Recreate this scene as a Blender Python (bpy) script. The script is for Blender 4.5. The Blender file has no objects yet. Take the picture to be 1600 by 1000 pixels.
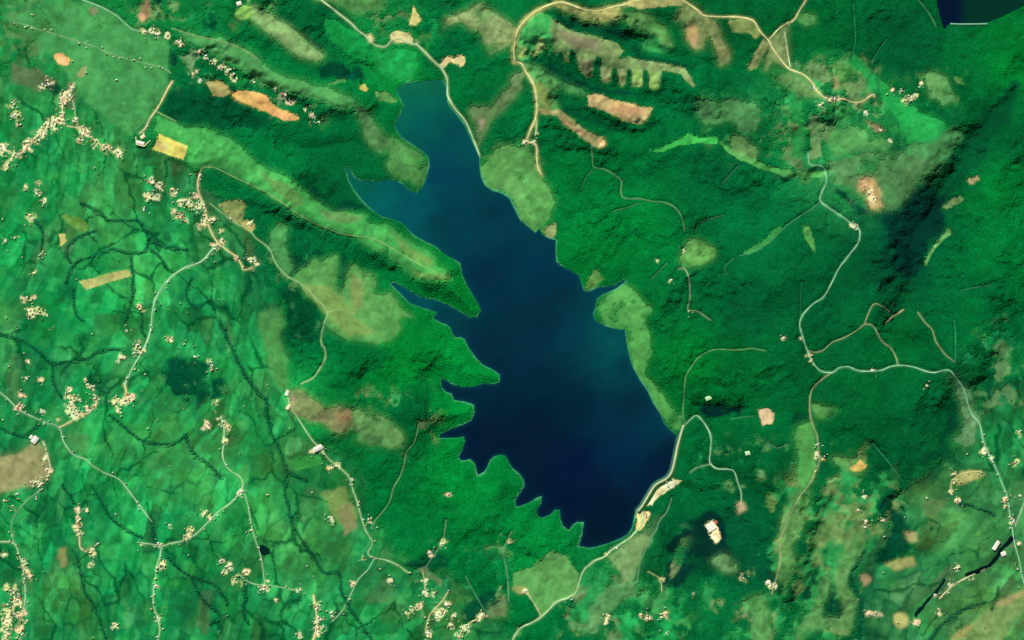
import bpy, math, random
import numpy as np

# ------------------------------------------------------------------ camera, sky, sun, exposure
K = 2.5                                   # metres of ground for one map unit (the map is 1600 x 1000 units)
scene = bpy.context.scene
C = scene.collection
SUN_AZ, SUN_EL = 335.0, 46.0              # compass bearing the light comes from (0 = up the map), height

cam_d = bpy.data.cameras.new('camera')
cam = bpy.data.objects.new('camera', cam_d)
C.objects.link(cam)
ALT = 40000.0
cam.location = (0, 0, ALT)
cam.rotation_euler = (0, 0, 0)
cam_d.sensor_width = 36.0
cam_d.lens = 36.0 * (ALT - 30.0) / (1600 * K)
cam_d.clip_start = 100.0
cam_d.clip_end = 120000.0
scene.camera = cam

world = bpy.data.worlds.new('World')
scene.world = world
world.use_nodes = True
wn = world.node_tree
sky = wn.nodes.new('ShaderNodeTexSky')
sky.sky_type = 'NISHITA'
sky.sun_disc = False
sky.sun_elevation = math.radians(SUN_EL)
sky.sun_rotation = math.radians(SUN_AZ)
wn.links.new(sky.outputs[0], wn.nodes['Background'].inputs[0])
wn.nodes['Background'].inputs[1].default_value = 0.05

sun_d = bpy.data.lights.new('sun', 'SUN')
sun_d.energy = 4.2
sun_d.angle = math.radians(0.5)
sun_d.color = (1.0, 0.965, 0.90)
sun = bpy.data.objects.new('sun', sun_d)
C.objects.link(sun)
sun.location = (0, 0, 5000)
az, el = math.radians(SUN_AZ), math.radians(SUN_EL)
from mathutils import Vector
tosun = Vector((math.sin(az) * math.cos(el), math.cos(az) * math.cos(el), math.sin(el)))
sun.rotation_euler = tosun.to_track_quat('Z', 'Y').to_euler()

scene.view_settings.view_transform = 'Standard'
scene.view_settings.look = 'None'
scene.view_settings.gamma = 1.0
scene.view_settings.exposure = 0.0
scene.cycles.max_bounces = 4

# ------------------------------------------------------------------ raster helpers (ground space)
R = random.Random(7)
S, MG = 1.75, 150
gx = np.arange(-MG, 1600 + MG + S, S, dtype=np.float32)
gy = np.arange(-MG, 1000 + MG + S, S, dtype=np.float32)
NX, NY = len(gx), len(gy)
X, Y = np.meshgrid(gx, gy)


def srgb(c):
    a = np.asarray(c, dtype=np.float64) / 255.0
    return np.where(a <= 0.04045, a / 12.92, ((a + 0.055) / 1.055) ** 2.4)


def noise(wl, seed, wl2=None, ang=0.0, dx=0.0, dy=0.0):
    """smooth value noise, about -1..1, on the whole grid"""
    rs = np.random.RandomState(seed)
    wl2 = wl2 or wl
    ca, sa = math.cos(ang), math.sin(ang)
    u = ((X + dx) * ca + (Y + dy) * sa) / wl
    v = (-(X + dx) * sa + (Y + dy) * ca) / wl2
    i0, j0 = np.floor(u).astype(np.int32), np.floor(v).astype(np.int32)
    fu, fv = u - i0, v - j0
    fu = fu * fu * (3 - 2 * fu)
    fv = fv * fv * (3 - 2 * fv)
    tab = rs.rand(256, 256).astype(np.float32) * 2 - 1
    i0 &= 255
    j0 &= 255
    i1, j1 = (i0 + 1) & 255, (j0 + 1) & 255
    a = tab[j0, i0] * (1 - fu) + tab[j0, i1] * fu
    b = tab[j1, i0] * (1 - fu) + tab[j1, i1] * fu
    return a * (1 - fv) + b * fv


def fbm(wl, seed, octs=4, gain=0.5, ridged=False, dx=0.0, dy=0.0):
    out, amp, tot = 0, 1.0, 0.0
    for o in range(octs):
        n = noise(wl, seed + o * 17, ang=0.6 * o + 0.3, dx=dx, dy=dy)
        if ridged:
            n = 1 - 2 * np.abs(n) ** 0.8
        out = out + amp * n
        tot += amp
        amp *= gain
        wl *= 0.5
    return out / tot


def blur(a, r):
    r = int(r)
    if r < 1:
        return a
    k = np.exp(-0.5 * (np.arange(-2 * r, 2 * r + 1) / r) ** 2)
    k /= k.sum()
    for ax in (0, 1):
        pad = [(0, 0)] * a.ndim
        pad[ax] = (2 * r, 2 * r)
        p = np.pad(a, pad, mode='edge')
        o = np.zeros_like(a)
        n = a.shape[ax]
        for i, w in enumerate(k):
            sl = [slice(None)] * a.ndim
            sl[ax] = slice(i, i + n)
            o += w * p[tuple(sl)]
        a = o
    return a


W1, W2 = fbm(22, 101, 3, 0.6), fbm(22, 202, 3, 0.6)


def crop(x0, y0, x1, y1):
    i0 = max(0, int((x0 + MG) / S)); i1 = min(NX, int((x1 + MG) / S) + 2)
    j0 = max(0, int((y0 + MG) / S)); j1 = min(NY, int((y1 + MG) / S) + 2)
    return (slice(j0, j1), slice(i0, i1))


def inside(pts, xx, yy):
    m = np.zeros(xx.shape, bool)
    n = len(pts)
    for i in range(n):
        x0, y0 = pts[i]
        x1, y1 = pts[(i + 1) % n]
        if y0 == y1:
            continue
        c = (y0 > yy) != (y1 > yy)
        m ^= c & (xx < (x1 - x0) * (yy - y0) / (y1 - y0) + x0)
    return m


def poly_mask(pts, warp=4.0, soft=1, pad=16):
    xs = [p[0] for p in pts]; ys = [p[1] for p in pts]
    sl = crop(min(xs) - pad, min(ys) - pad, max(xs) + pad, max(ys) + pad)
    m = inside(pts, X[sl] + warp * 1.8 * W1[sl], Y[sl] + warp * 1.8 * W2[sl]).astype(np.float32)
    return sl, blur(m, soft)


def seg_dist(pts, xx, yy, closed=False):
    d = np.full(xx.shape, 1e9, np.float32)
    n = len(pts)
    for i in range(n if closed else n - 1):
        x0, y0 = pts[i]
        x1, y1 = pts[(i + 1) % n]
        dx, dy = x1 - x0, y1 - y0
        L = dx * dx + dy * dy + 1e-9
        t = np.clip(((xx - x0) * dx + (yy - y0) * dy) / L, 0, 1)
        np.minimum(d, (xx - x0 - t * dx) ** 2 + (yy - y0 - t * dy) ** 2, out=d)
    return np.sqrt(d)


def line_dist(pts, pad, warp=0.0):
    xs = [p[0] for p in pts]; ys = [p[1] for p in pts]
    sl = crop(min(xs) - pad, min(ys) - pad, max(xs) + pad, max(ys) + pad)
    return sl, seg_dist(pts, X[sl] + warp * W1[sl], Y[sl] + warp * W2[sl])


def sm(a, b, x):
    t = np.clip((x - a) / (b - a), 0, 1)
    return t * t * (3 - 2 * t)


def sample(A, px, py):
    u = np.clip((np.asarray(px) + MG) / S, 0, NX - 1.001)
    v = np.clip((np.asarray(py) + MG) / S, 0, NY - 1.001)
    i, j = u.astype(int), v.astype(int)
    fu, fv = u - i, v - j
    if A.ndim == 3:
        fu, fv = fu[..., None], fv[..., None]
    return (A[j, i] * (1 - fu) + A[j, i + 1] * fu) * (1 - fv) + (A[j + 1, i] * (1 - fu) + A[j + 1, i + 1] * fu) * fv


def WX(px): return (np.asarray(px) - 800.0) * K
def WY(py): return (500.0 - np.asarray(py)) * K


def spline(pts, step=3.0):
    """Catmull-Rom through the traced points"""
    P = [np.array(p, float) for p in pts]
    P = [2 * P[0] - P[1]] + P + [2 * P[-1] - P[-2]]
    out = []
    for i in range(1, len(P) - 2):
        a, b, c, d = P[i - 1], P[i], P[i + 1], P[i + 2]
        n = max(1, int(np.linalg.norm(c - b) / step))
        for k in range(n):
            t = k / n
            out.append(0.5 * ((2 * b) + (c - a) * t + (2 * a - 5 * b + 4 * c - d) * t * t + (3 * b - a - 3 * c + d) * t ** 3))
    out.append(P[-2])
    return np.array(out)


# ------------------------------------------------------------------ traced layout: water
LAKE = [(620,137),(640,130),(662,127),(690,125),(696,135),(697,150),(700,165),(713,180),(725,196),(735,216),(742,231),(748,245),(749,262),
 (751,276),(757,290),(770,299),(785,303),(796,311),(801,322),(806,332),(813,345),(825,355),(837,364),(842,357),(848,368),(858,373),(868,376),
 (868,395),(869,410),(880,418),(895,425),(904,431),(908,442),(912,455),(920,456),(935,450),(960,447),(976,437),(977,440),(962,451),(941,460),
 (932,467),(930,480),(926,492),(930,502),(945,510),(960,514),(976,516),(979,537),(984,562),(990,577),(1000,595),(1012,612),(1020,630),(1030,645),
 (1037,662),(1050,675),(1057,682),(1056,690),(1056,700),(1052,720),(1048,738),(1040,747),(1030,754),(1020,762),(1010,777),(1003,790),(993,797),
 (991,807),(987,825),(980,835),(970,841),(950,849),(932,854),(920,856),(905,853),(910,836),(913,816),(902,815),(895,820),(889,828),(880,822),
 (876,810),(875,797),(867,796),(860,804),(847,809),(840,806),(839,797),(846,787),(847,775),(840,777),(827,785),(815,790),(807,791),(806,782),
 (812,772),(820,760),(819,750),(812,740),(800,730),(790,712),(782,710),(772,713),(765,720),(760,732),(755,738),(747,742),(742,724),(735,717),
 (722,720),(717,715),(722,705),(727,690),(725,682),(712,684),(687,684),(688,679),(702,672),(722,665),(737,657),(742,645),(741,632),(725,627),
 (710,625),(706,615),(697,612),(691,605),(689,592),(697,595),(707,602),(722,605),(742,605),(755,600),(775,601),(782,595),(781,585),(770,577),
 (755,570),(745,560),(732,542),(727,530),(720,526),(712,527),(707,520),(705,513),(699,507),(690,504),(677,497),(684,488),(662,481),(640,473),
 (627,459),(612,445),(613,441),(632,450),(655,464),(682,470),(700,477),(722,490),(735,497),(746,496),(752,485),(748,476),(740,462),(730,445),
 (723,430),(720,411),(710,405),(695,397),(682,385),(665,377),(647,367),(637,357),(627,347),(612,341),(597,338),(580,326),(566,312),(555,298),
 (545,280),(540,262),(543,261),(552,277),(562,283),(574,283),(590,284),(607,281),(620,283),(630,290),(642,299),(650,302),(660,294),(667,277),
 (672,258),(670,245),(660,235),(645,225),(630,215),(620,203),(617,195),(625,180),(632,165),(627,155),(622,147)]
POND_NE = [(1462,-20),(1464,8),(1470,30),(1475,47),(1481,38),(1500,37),(1540,36),(1566,26),(1590,14),(1612,2),(1640,-20)]
POOLS = [  # small waters: outline, words
 ([(403,853),(412,852),(421,858),(422,865),(412,868),(405,863)], 'tiny dark farm pond beside the pale road in the southern fields'),
]
RIVERS = [([(1583,842),(1572,850),(1562,860),(1556,870),(1548,880),(1538,887),(1526,893),(1512,898)], 9, 'dark river reach running below the long white hall'),
          ([(1474,908),(1464,922),(1452,935),(1442,948),(1432,962)], 6, 'dark river reach beyond the pale track with white houses'),
          ]

lake_sl = crop(520, 110, 1075, 875)
sdf = np.full(X.shape, 999.0, np.float32)


def add_water(pts, pad=90):
    xs = [p[0] for p in pts]; ys = [p[1] for p in pts]
    sl = crop(min(xs) - pad, min(ys) - pad, max(xs) + pad, max(ys) + pad)
    d = seg_dist(pts, X[sl], Y[sl], True)
    d = np.where(inside(pts, X[sl], Y[sl]), -d, d)
    np.minimum(sdf[sl], d, out=sdf[sl])
    return sl, d


lk_sl, lk_d = add_water(LAKE, 1700)
lake_d = sdf.copy()
lk_sl = crop(500, 100, 1090, 890)
lk_d = lake_d[lk_sl]
pn_sl, pn_d = add_water(POND_NE)
pool_sd = [add_water(p, 40) for p, w in POOLS]
river_sd = []
for pts, w, _ in RIVERS:
    sl = crop(min(p[0] for p in pts) - 50, min(p[1] for p in pts) - 50, max(p[0] for p in pts) + 50, max(p[1] for p in pts) + 50)
    d = seg_dist([tuple(q) for q in spline(pts)], X[sl] + 5 * W1[sl], Y[sl] + 5 * W2[sl]) - w * (0.36 + 0.10 * W1[sl])
    np.minimum(sdf[sl], d, out=sdf[sl])
    river_sd.append((sl, d))

# ------------------------------------------------------------------ traced layout: farmland, clearings, woods
FARM = [[(-150,130),(20,110),(60,105),(95,110),(135,150),(215,218),(300,262),(330,300),(375,340),(400,385),(425,440),(440,490),(446,600),(452,640),
         (478,690),(520,705),(556,735),(575,790),(600,830),(648,885),(690,890),(725,915),(760,960),(800,1000),(810,1150),(-150,1150)],
        [(1352,1150),(1350,960),(1345,880),(1380,800),(1440,745),(1500,700),(1530,650),(1560,610),(1600,590),(1750,560),(1750,1150)],
        [(0,0),(60,-20),(110,0),(150,8),(180,24),(205,48),(262,58),(262,110),(268,128),(250,160),(225,205),(205,215),(150,178),(95,110),(40,100),(-20,90)]]

# (name, colour, warp, outline, words)
MEADOW, LIGHT, OLIVE, TAN, BROWN = (66,160,80), (92,172,88), (100,140,76), (150,160,96), (125,128,84)
CLEAR = [
 ('meadow', (66,144,76), 3, [(20,28),(60,14),(112,0),(150,8),(180,24),(205,48),(262,60),(265,82),(262,110),(268,127),(252,152),(228,190),(205,212),(180,196),(150,172),(128,150),(100,108),(78,85),(55,62),(32,46)], 'broad pale green meadow in the upper left corner crossed by a track'),
 ('meadow', (76,150,80), 3, [(278,46),(305,54),(345,62),(378,74),(402,88),(425,108),(460,124),(500,136),(530,147),(554,156),(556,165),(541,171),(510,161),(480,151),(440,141),(400,126),(385,110),(350,95),(320,76),(290,60)], 'long narrow olive meadow on the ridge above the orange field'),
 ('meadow', (144,166,104), 3, [(395,10),(412,18),(430,30),(450,42),(470,55),(490,74),(506,86),(508,93),(495,96),(470,89),(450,76),(430,63),(410,48),(392,30)], 'khaki cigar-shaped clearing near the top edge left of centre'),
 ('meadow', (140,176,88), 2, [(364,22),(378,8),(396,10),(398,28),(384,32),(370,30)], 'yellow green patch at the upper end of the khaki clearing'),
 ('clearing', (96,140,78), 3, [(488,0),(520,4),(556,26),(572,20),(600,14),(612,-8),(488,-10)], 'olive clearing cut by the top edge above the winding road'),
 ('field', (205,205,125), 1.5, [(637,40),(641,24),(645,7),(650,18),(659,30),(655,36),(650,42),(643,38)], 'pale yellow teardrop field near the top edge left of the tan slopes'),
 ('field', (22,150,70), 2, [(505,28),(522,30),(548,46),(570,62),(580,78),(576,92),(560,92),(540,84),(520,66),(506,50)], 'bright green field below the top stretch of the winding road'),
 ('field', (30,158,72), 3, [(578,74),(600,78),(625,74),(652,76),(654,100),(642,124),(622,126),(592,116),(580,100)], 'bright green delta field at the head of the lake'),
 ('field', (205,190,105), 1, [(560,133),(570,130),(576,137),(573,143),(562,141)], 'small square yellow field alone in the woods west of the lake head'),
 ('field', (165,155,95), 2, [(322,130),(344,121),(358,134),(362,146),(350,152),(332,150)], 'tan bulb-shaped field at the left end of the orange field'),
 ('field', (214,170,100), 1.5, [(359,143),(385,141),(408,147),(424,159),(440,171),(464,180),(472,188),(446,188),(420,177),(398,166),(372,157)], 'long curved orange bare field under the narrow ridge meadow'),
 ('meadow', (70,166,80), 4, [(246,180),(266,184),(290,199),(310,201),(332,203),(356,214),(380,235),(402,254),(430,264),(460,280),(476,300),(490,311),(505,319),(526,331),(560,335),(578,338),(566,348),(590,352),(612,358),(628,374),(642,385),(665,391),(683,399),(685,415),(696,425),(709,434),(706,444),(690,440),(665,436),(640,429),(620,414),(606,401),(603,384),(592,393),(570,385),(545,370),(520,362),(490,350),(465,338),(440,318),(420,305),(400,293),(370,280),(335,263),(318,262),(300,256),(285,247),(270,236),(258,220),(240,205)], 'longest bright meadow running along the ridge down to the lake peninsula'),
 ('field', (248,222,112), 0.6, [(249,210),(294,229),(287,250),(238,234)], 'square sandy yellow field at the head of the longest meadow'),
 ('meadow', (84,148,76), 3, [(459,432),(470,418),(494,406),(500,416),(509,403),(520,397),(529,399),(524,440),(529,462),(537,440),(544,418),(555,414),(565,425),(580,429),(589,440),(582,458),(596,462),(609,457),(618,470),(626,482),(644,494),(622,500),(624,510),(612,530),(590,534),(560,531),(525,523),(510,510),(511,490),(491,466),(472,447)], 'olive star-shaped meadow with wooded notches west of the narrow inlet'),
 ('meadow', (66,136,72), 3, [(421,366),(438,344),(450,350),(446,375),(455,400),(460,420),(446,430),(431,406),(420,382)], 'narrow dull green meadow beside the star-shaped meadow'),
 ('field', (150,146,88), 2, [(338,322),(352,314),(375,310),(386,318),(381,340),(376,352),(356,336)], 'brown field above the road fork in the western village'),
 ('field', (172,160,92), 2, [(376,346),(388,342),(398,352),(396,364),(384,360)], 'small ochre field at the end of the brown field'),
 ('bare_slope', (140,134,88), 5, [(447,612),(470,608),(490,625),(510,641),(530,637),(553,640),(553,668),(545,672),(525,676),(505,665),(480,660),(460,650),(447,636)], 'brown bare slope in the woods at the edge of the farmland'),
 ('clearing', (100,132,76), 5, [(553,640),(580,634),(596,650),(612,655),(616,666),(640,690),(632,701),(600,701),(580,692),(562,682),(550,668)], 'patchy olive clearing continuing the brown slope eastward'),
 ('meadow', (72,142,72), 4, [(404,482),(437,488),(440,520),(446,560),(450,602),(436,612),(424,580),(412,540),(402,510)], 'pale green strip along the edge of the western woods'),
 ('field', (158,142,98), 3, [(-40,718),(0,715),(25,711),(48,692),(65,694),(72,710),(76,744),(52,760),(22,764),(0,770),(-40,775)], 'large tan ploughed field on the left edge'),
 ('field', (172,178,104), 1, [(124,439),(200,420),(207,430),(134,453)], 'straw coloured strip field alone among the western fields'),
 ('field', (190,190,104), 1, [(92,366),(101,364),(104,378),(94,386)], 'tiny yellow field among the far western houses'),
 ('field', (232,176,110), 1.5, [(82,86),(96,82),(110,92),(107,104),(90,100)], 'glowing orange bare patch in the upper left meadow'),
 ('field', (150,140,90), 1.5, [(120,118),(128,108),(136,104),(132,118),(126,124)], 'faint brown patch below the orange bare patch'),
 ('field', (116,150,70), 2, [(96,336),(120,340),(140,352),(138,362),(118,360),(102,348)], 'dull ochre green field by the far western hamlets'),
 ('meadow', (84,150,78), 4, [(596,222),(612,211),(632,226),(656,241),(669,258),(662,284),(651,297),(640,281),(615,276),(602,260)], 'olive headland meadow pointing down into the lake'),
 ('clearing', (92,126,76), 4, [(553,163),(575,169),(586,195),(601,215),(611,240),(592,242),(571,226),(565,200)], 'brownish gully clearing running down to the headland'),
 ('clearing', (104,144,80), 2, [(584,143),(606,142),(621,155),(613,161),(590,158)], 'small olive clearing beside the north-west shore'),
 ('clearing', (84,130,72), 2, [(505,139),(522,126),(536,119),(541,125),(522,133)], 'short olive spur clearing in the north-western woods'),
 ('clearing', (112,128,84), 4, [(738,163),(770,161),(795,140),(801,121),(822,110),(816,140),(792,165),(771,186),(756,211),(748,231),(742,206),(733,180)], 'brown clearing climbing away from the north-east shore'),
 ('clearing', (130,138,88), 4, [(728,15),(742,7),(760,15),(785,30),(803,42),(806,62),(792,72),(765,85),(755,71),(754,50),(735,41),(724,31),(700,43),(692,36),(714,20)], 'ribbed tan clearing left of the horseshoe road'),
 ('meadow', (92,160,82), 5, [(752,263),(770,240),(790,225),(816,224),(831,240),(843,270),(856,290),(863,320),(859,340),(846,355),(838,362),(821,348),(806,325),(796,305),(770,296),(757,286)], 'rough light green meadow on the eastern shore narrows'),
 ('clearing', (140,142,92), 1.5, [(848,357),(858,352),(870,345),(869,365),(859,373),(850,367)], 'small tan promontory clearing below the rough shore meadow'),
 ('meadow', (62,160,80), 0.9, [(806,92),(810,57),(829,30),(845,19),(861,24),(867,55),(874,74),(869,89),(864,76),(858,86),(854,76),(849,62),(846,76),(841,62),(838,76),(834,88),(828,80),(826,95),(815,96)], 'bright green pasture inside the horseshoe road'),
 ('clearing', (128,140,88), 0.9, [(861,28),(875,34),(886,44),(900,50),(930,57),(950,62),(966,69),(974,80),(966,92),(984,90),(996,93),(1040,100),(1070,105),(1080,122),(1088,138),(1078,134),(1064,117),(1046,112),(1034,112),(1031,130),(1026,140),(1014,138),(1012,110),(1006,108),(1004,133),(996,136),(986,134),(985,108),(979,108),(976,132),(968,136),(963,108),(958,106),(954,128),(940,129),(937,104),(941,92),(934,88),(928,98),(926,120),(916,121),(907,112),(902,94),(896,80),(891,76),(888,98),(881,99),(878,80),(873,80),(868,90),(864,70),(858,45)], 'long brown comb-toothed clearing on the northern ridge'),
 ('bare_slope', (172,174,104), 3, [(868,8),(900,14),(930,19),(970,11),(974,27),(950,33),(925,32),(905,25),(885,16)], 'pale tan verge under the top of the horseshoe road'),
 ('bare_slope', (165,168,104), 2, [(982,-4),(1065,-2),(1070,8),(1040,12),(1000,14),(980,9)], 'pale tan strip cut by the top edge right of the horseshoe road'),
 ('clearing', (104,142,78), 3, [(973,24),(1000,17),(1020,25),(1036,40),(1048,60),(1053,70),(1040,73),(1020,59),(1000,45),(980,38)], 'olive crescent clearing below the top edge'),
 ('clearing', (46,142,72), 3, [(1000,62),(1016,56),(1030,62),(1046,76),(1038,84),(1018,82),(1002,74)], 'green hollow clearing under the olive crescent'),
 ('bare_slope', (142,142,90), 3, [(1063,4),(1090,14),(1110,30),(1126,45),(1131,65),(1141,80),(1141,100),(1126,105),(1122,85),(1112,60),(1105,52),(1101,76),(1089,80),(1080,70),(1072,66),(1067,45),(1075,30),(1061,31),(1053,38),(1059,18)], 'forked tan slope with drooping lobes near the top edge'),
 ('clearing', (138,142,84), 2, [(1138,36),(1160,28),(1178,35),(1188,55),(1180,60),(1165,52),(1145,50)], 'oval ochre clearing inside a bend of the northern road'),
 ('bare_slope', (142,144,92), 2, [(1189,60),(1201,70),(1191,86),(1183,104),(1172,114),(1168,105),(1178,85)], 'tan tongue hanging south of the northern road'),
 ('bare_slope', (134,140,90), 3, [(1200,62),(1218,50),(1232,40),(1226,60),(1233,100),(1222,104),(1206,92),(1198,112),(1190,108),(1196,80)], 'tan slope where the northern road forks'),
 ('clearing', (92,140,76), 3, [(1246,22),(1262,16),(1274,24),(1272,36),(1256,42),(1246,36)], 'round olive clearing beside the branch road to the top edge'),
 ('field', (176,156,104), 1.2, [(916,150),(930,146),(960,156),(985,162),(1005,168),(1021,168),(1013,185),(1000,195),(980,190),(960,180),(940,172),(919,165)], 'reddish tan rectangle of bare field in the northern woods'),
 ('meadow', (92,140,78), 3, [(818,101),(840,104),(860,119),(876,130),(871,140),(861,140),(869,155),(871,175),(856,181),(842,171),(838,150),(829,125)], 'olive shoulder meadow beside the road south of the horseshoe'),
 ('clearing', (60,124,68), 3, [(870,130),(886,126),(908,138),(918,150),(900,150),(880,146)], 'dull green glade beside the reddish tan field'),
 ('bare_slope', (154,136,92), 1.5, [(840,170),(858,173),(874,171),(890,184),(908,198),(922,208),(936,211),(947,218),(946,228),(936,233),(926,228),(905,213),(885,196),(868,182),(846,180)], 'long tan ridge strip ending in a knob'),
 ('meadow', (56,164,72), 1.2, [(1008,236),(1030,232),(1050,222),(1076,207),(1091,214),(1121,214),(1123,226),(1090,223),(1061,228),(1035,237)], 'bright green sliver meadow in the eastern woods'),
 ('meadow', (80,160,80), 1.2, [(1124,221),(1150,234),(1180,249),(1202,261),(1240,266),(1291,268),(1287,279),(1230,277),(1190,266),(1160,252),(1135,237)], 'bright green valley-floor meadow leading to the eastern road'),
 ('clearing', (88,132,80), 4, [(1089,151),(1120,155),(1180,160),(1186,175),(1181,190),(1178,208),(1160,205),(1140,190),(1125,196),(1098,195),(1094,175)], 'ragged olive clearing in the middle of the northern woods'),
 ('clearing', (108,138,82), 3, [(1136,214),(1160,211),(1182,225),(1182,250),(1161,246),(1146,231)], 'ragged tan clearing above the valley-floor meadow'),
 ('clearing', (98,140,76), 3, [(1299,102),(1325,95),(1343,110),(1341,116),(1320,129),(1304,142),(1299,120)], 'kidney-shaped olive clearing on the eastern plateau'),
 ('clearing', (106,136,80), 3, [(1210,120),(1235,114),(1260,125),(1281,145),(1286,156),(1260,152),(1230,141)], 'brownish clearing along the plateau road'),
 ('meadow', (56,148,74), 3, [(1299,165),(1325,164),(1324,190),(1313,201),(1300,186)], 'green pasture in the middle of the eastern plateau'),
 ('meadow', (42,142,68), 3, [(1234,160),(1250,155),(1256,200),(1252,248),(1235,248),(1237,200)], 'green strip meadow on the west side of the plateau'),
 ('clearing', (112,140,86), 2, [(1264,180),(1280,178),(1284,245),(1264,250)], 'tan strip clearing beside the lane on the plateau'),
 ('meadow', (36,156,72), 4, [(1330,86),(1345,95),(1356,110),(1380,124),(1391,140),(1411,160),(1431,165),(1441,176),(1461,185),(1476,190),(1480,200),(1470,212),(1450,220),(1420,224),(1412,205),(1396,180),(1375,150),(1350,126),(1333,101)], 'vivid green valley fan on the eastern plateau'),
 ('meadow', (70,142,78), 4, [(1416,226),(1450,222),(1476,206),(1490,196),(1502,206),(1504,216),(1490,231),(1480,246),(1461,270),(1441,270),(1421,256)], 'olive shelf below the vivid green valley fan'),
 ('clearing', (98,140,80), 4, [(1449,110),(1480,120),(1493,160),(1471,168),(1455,150),(1442,125)], 'olive patchy clearing right of the plateau hamlet'),
 ('meadow', (100,140,86), 5, [(1290,256),(1350,240),(1400,235),(1441,245),(1461,258),(1441,271),(1431,290),(1421,310),(1401,326),(1381,331),(1371,310),(1346,311),(1331,291),(1300,291)], 'mottled grey green fields on the plateau edge above the dark gorge'),
 ('clearing', (88,138,76), 4, [(1300,200),(1330,196),(1352,204),(1380,214),(1398,226),(1380,236),(1340,236),(1306,244),(1296,224)], 'patchwork olive fields across the plateau centre'),
 ('bare_slope', (190,160,106), 5, [(1336,280),(1350,278),(1362,282),(1374,300),(1378,322),(1366,330),(1356,322),(1352,300),(1340,296)], 'orange earth scar on the plateau edge'),
 ('clearing', (90,140,72), 1.5, [(1254,350),(1265,354),(1272,375),(1276,398),(1268,391),(1257,375)], 'small lens-shaped olive clearing below the eastern road'),
 ('meadow', (52,140,68), 1.2, [(1160,396),(1176,386),(1196,370),(1216,352),(1222,356),(1204,376),(1186,390),(1168,400)], 'thin bright streak meadow on an eastern hillside'),
 ('clearing', (104,146,76), 3, [(1072,379),(1085,372),(1101,380),(1119,390),(1118,405),(1101,415),(1080,416),(1065,416),(1062,400)], 'yellow green farm clearing in the eastern woods'),
 ('meadow', (96,156,80), 4, [(934,482),(950,460),(970,446),(985,445),(996,460),(1001,470),(1019,480),(1011,500),(1016,520),(1021,545),(1011,560),(1005,580),(1025,605),(1040,625),(1052,640),(1066,650),(1068,665),(1056,674),(1040,657),(1025,634),(1010,608),(992,580),(984,557),(980,530),(976,514),(955,512),(940,501)], 'rough pale green band along the south-eastern shore'),
 ('clearing', (104,142,72), 2, [(916,448),(920,430),(926,422),(932,420),(940,432),(948,434),(936,442),(924,452)], 'small olive point clearing at the eastern inlet mouth'),
 ('clearing', (150,134,96), 1.5, [(1509,281),(1525,274),(1532,281),(1516,291)], 'pinkish clearing high on the gorge rim'),
 ('clearing', (120,130,84), 1.5, [(1472,323),(1488,310),(1501,304),(1506,314),(1482,327)], 'dull tan clearing on the gorge rim'),
 ('clearing', (104,146,84), 1.5, [(1444,416),(1451,396),(1461,379),(1485,354),(1487,366),(1467,380),(1455,400),(1449,414)], 'thin pale ledge along the lower gorge rim'),
 ('clearing', (92,144,76), 3, [(1264,630),(1290,632),(1312,640),(1296,655),(1275,656)], 'olive clearing beside the lane south of the road bend'),
 ('clearing', (88,146,72), 3, [(1245,666),(1270,660),(1276,700),(1271,750),(1251,771),(1245,730)], 'long olive clearing following the southern lane'),
 ('clearing', (106,146,80), 3, [(1300,711),(1330,714),(1356,725),(1350,741),(1320,736),(1305,726)], 'olive field behind the yellow earth heap'),
 ('bare_slope', (228,190,100), 1, [(1327,731),(1345,719),(1355,728),(1343,737),(1332,736)], 'yellow earth heap beside the southern lane'),
 ('field', (214,184,140), 1, [(1185,640),(1200,636),(1211,645),(1208,661),(1190,664)], 'small square pinkish field alone in the eastern woods'),
 ('clearing', (104,136,92), 6, [(1496,596),(1508,602),(1518,630),(1526,660),(1520,690),(1504,694),(1492,690),(1500,655),(1498,625)], 'greyish built-up strip beside the south-eastern main road'),
 ('field', (126,142,84), 4, [(1478,1006),(1500,984),(1530,960),(1560,944),(1600,924),(1660,900),(1660,930),(1602,950),(1584,975),(1562,1006)], 'broad tan field in the bottom right corner'),
 ('clearing', (104,142,78), 4, [(1224,800),(1248,764),(1268,764),(1262,800),(1250,840),(1238,852),(1242,880),(1226,916),(1214,900),(1219,850)], 'tan ridge clearing carrying the southern lane'),
 ('clearing', (112,140,80), 3, [(1274,832),(1290,806),(1302,792),(1304,806),(1290,832),(1276,850),(1264,850)], 'short tan clearing between two dark woods in the south'),
 ('clearing', (100,138,78), 4, [(1312,870),(1335,828),(1352,840),(1347,868),(1330,884),(1324,906),(1330,930),(1336,962),(1326,986),(1300,981),(1270,986),(1246,1006),(1240,982),(1264,960),(1275,930),(1285,896),(1298,888),(1296,930),(1280,950),(1282,966),(1318,966),(1312,940),(1304,925),(1304,900)], 'looping tan clearing round a dark triangular wood'),
 ('field', (84,146,76), 2, [(801,896),(830,886),(860,862),(886,868),(893,880),(906,895),(901,920),(895,931),(870,941),(850,961),(836,946),(820,921),(802,921)], 'large olive field south-west of the dam'),
 ('clearing', (122,138,88), 4, [(950,872),(985,846),(1006,830),(1012,840),(1001,870),(991,890),(986,906),(975,906),(965,890)], 'brown olive slope below the southern dam abutment'),
 ('clearing', (96,134,82), 5, [(930,930),(960,916),(985,906),(1000,905),(988,930),(966,940),(948,958),(930,990),(900,985),(892,972),(916,976)], 'streaky olive ground downstream of the dam'),
 ('bare_slope', (240,232,170), 2, [(1008,792),(1020,769),(1040,752),(1068,750),(1052,762),(1032,775),(1020,788)], 'pale stone apron on the downstream side of the dam'),
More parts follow.
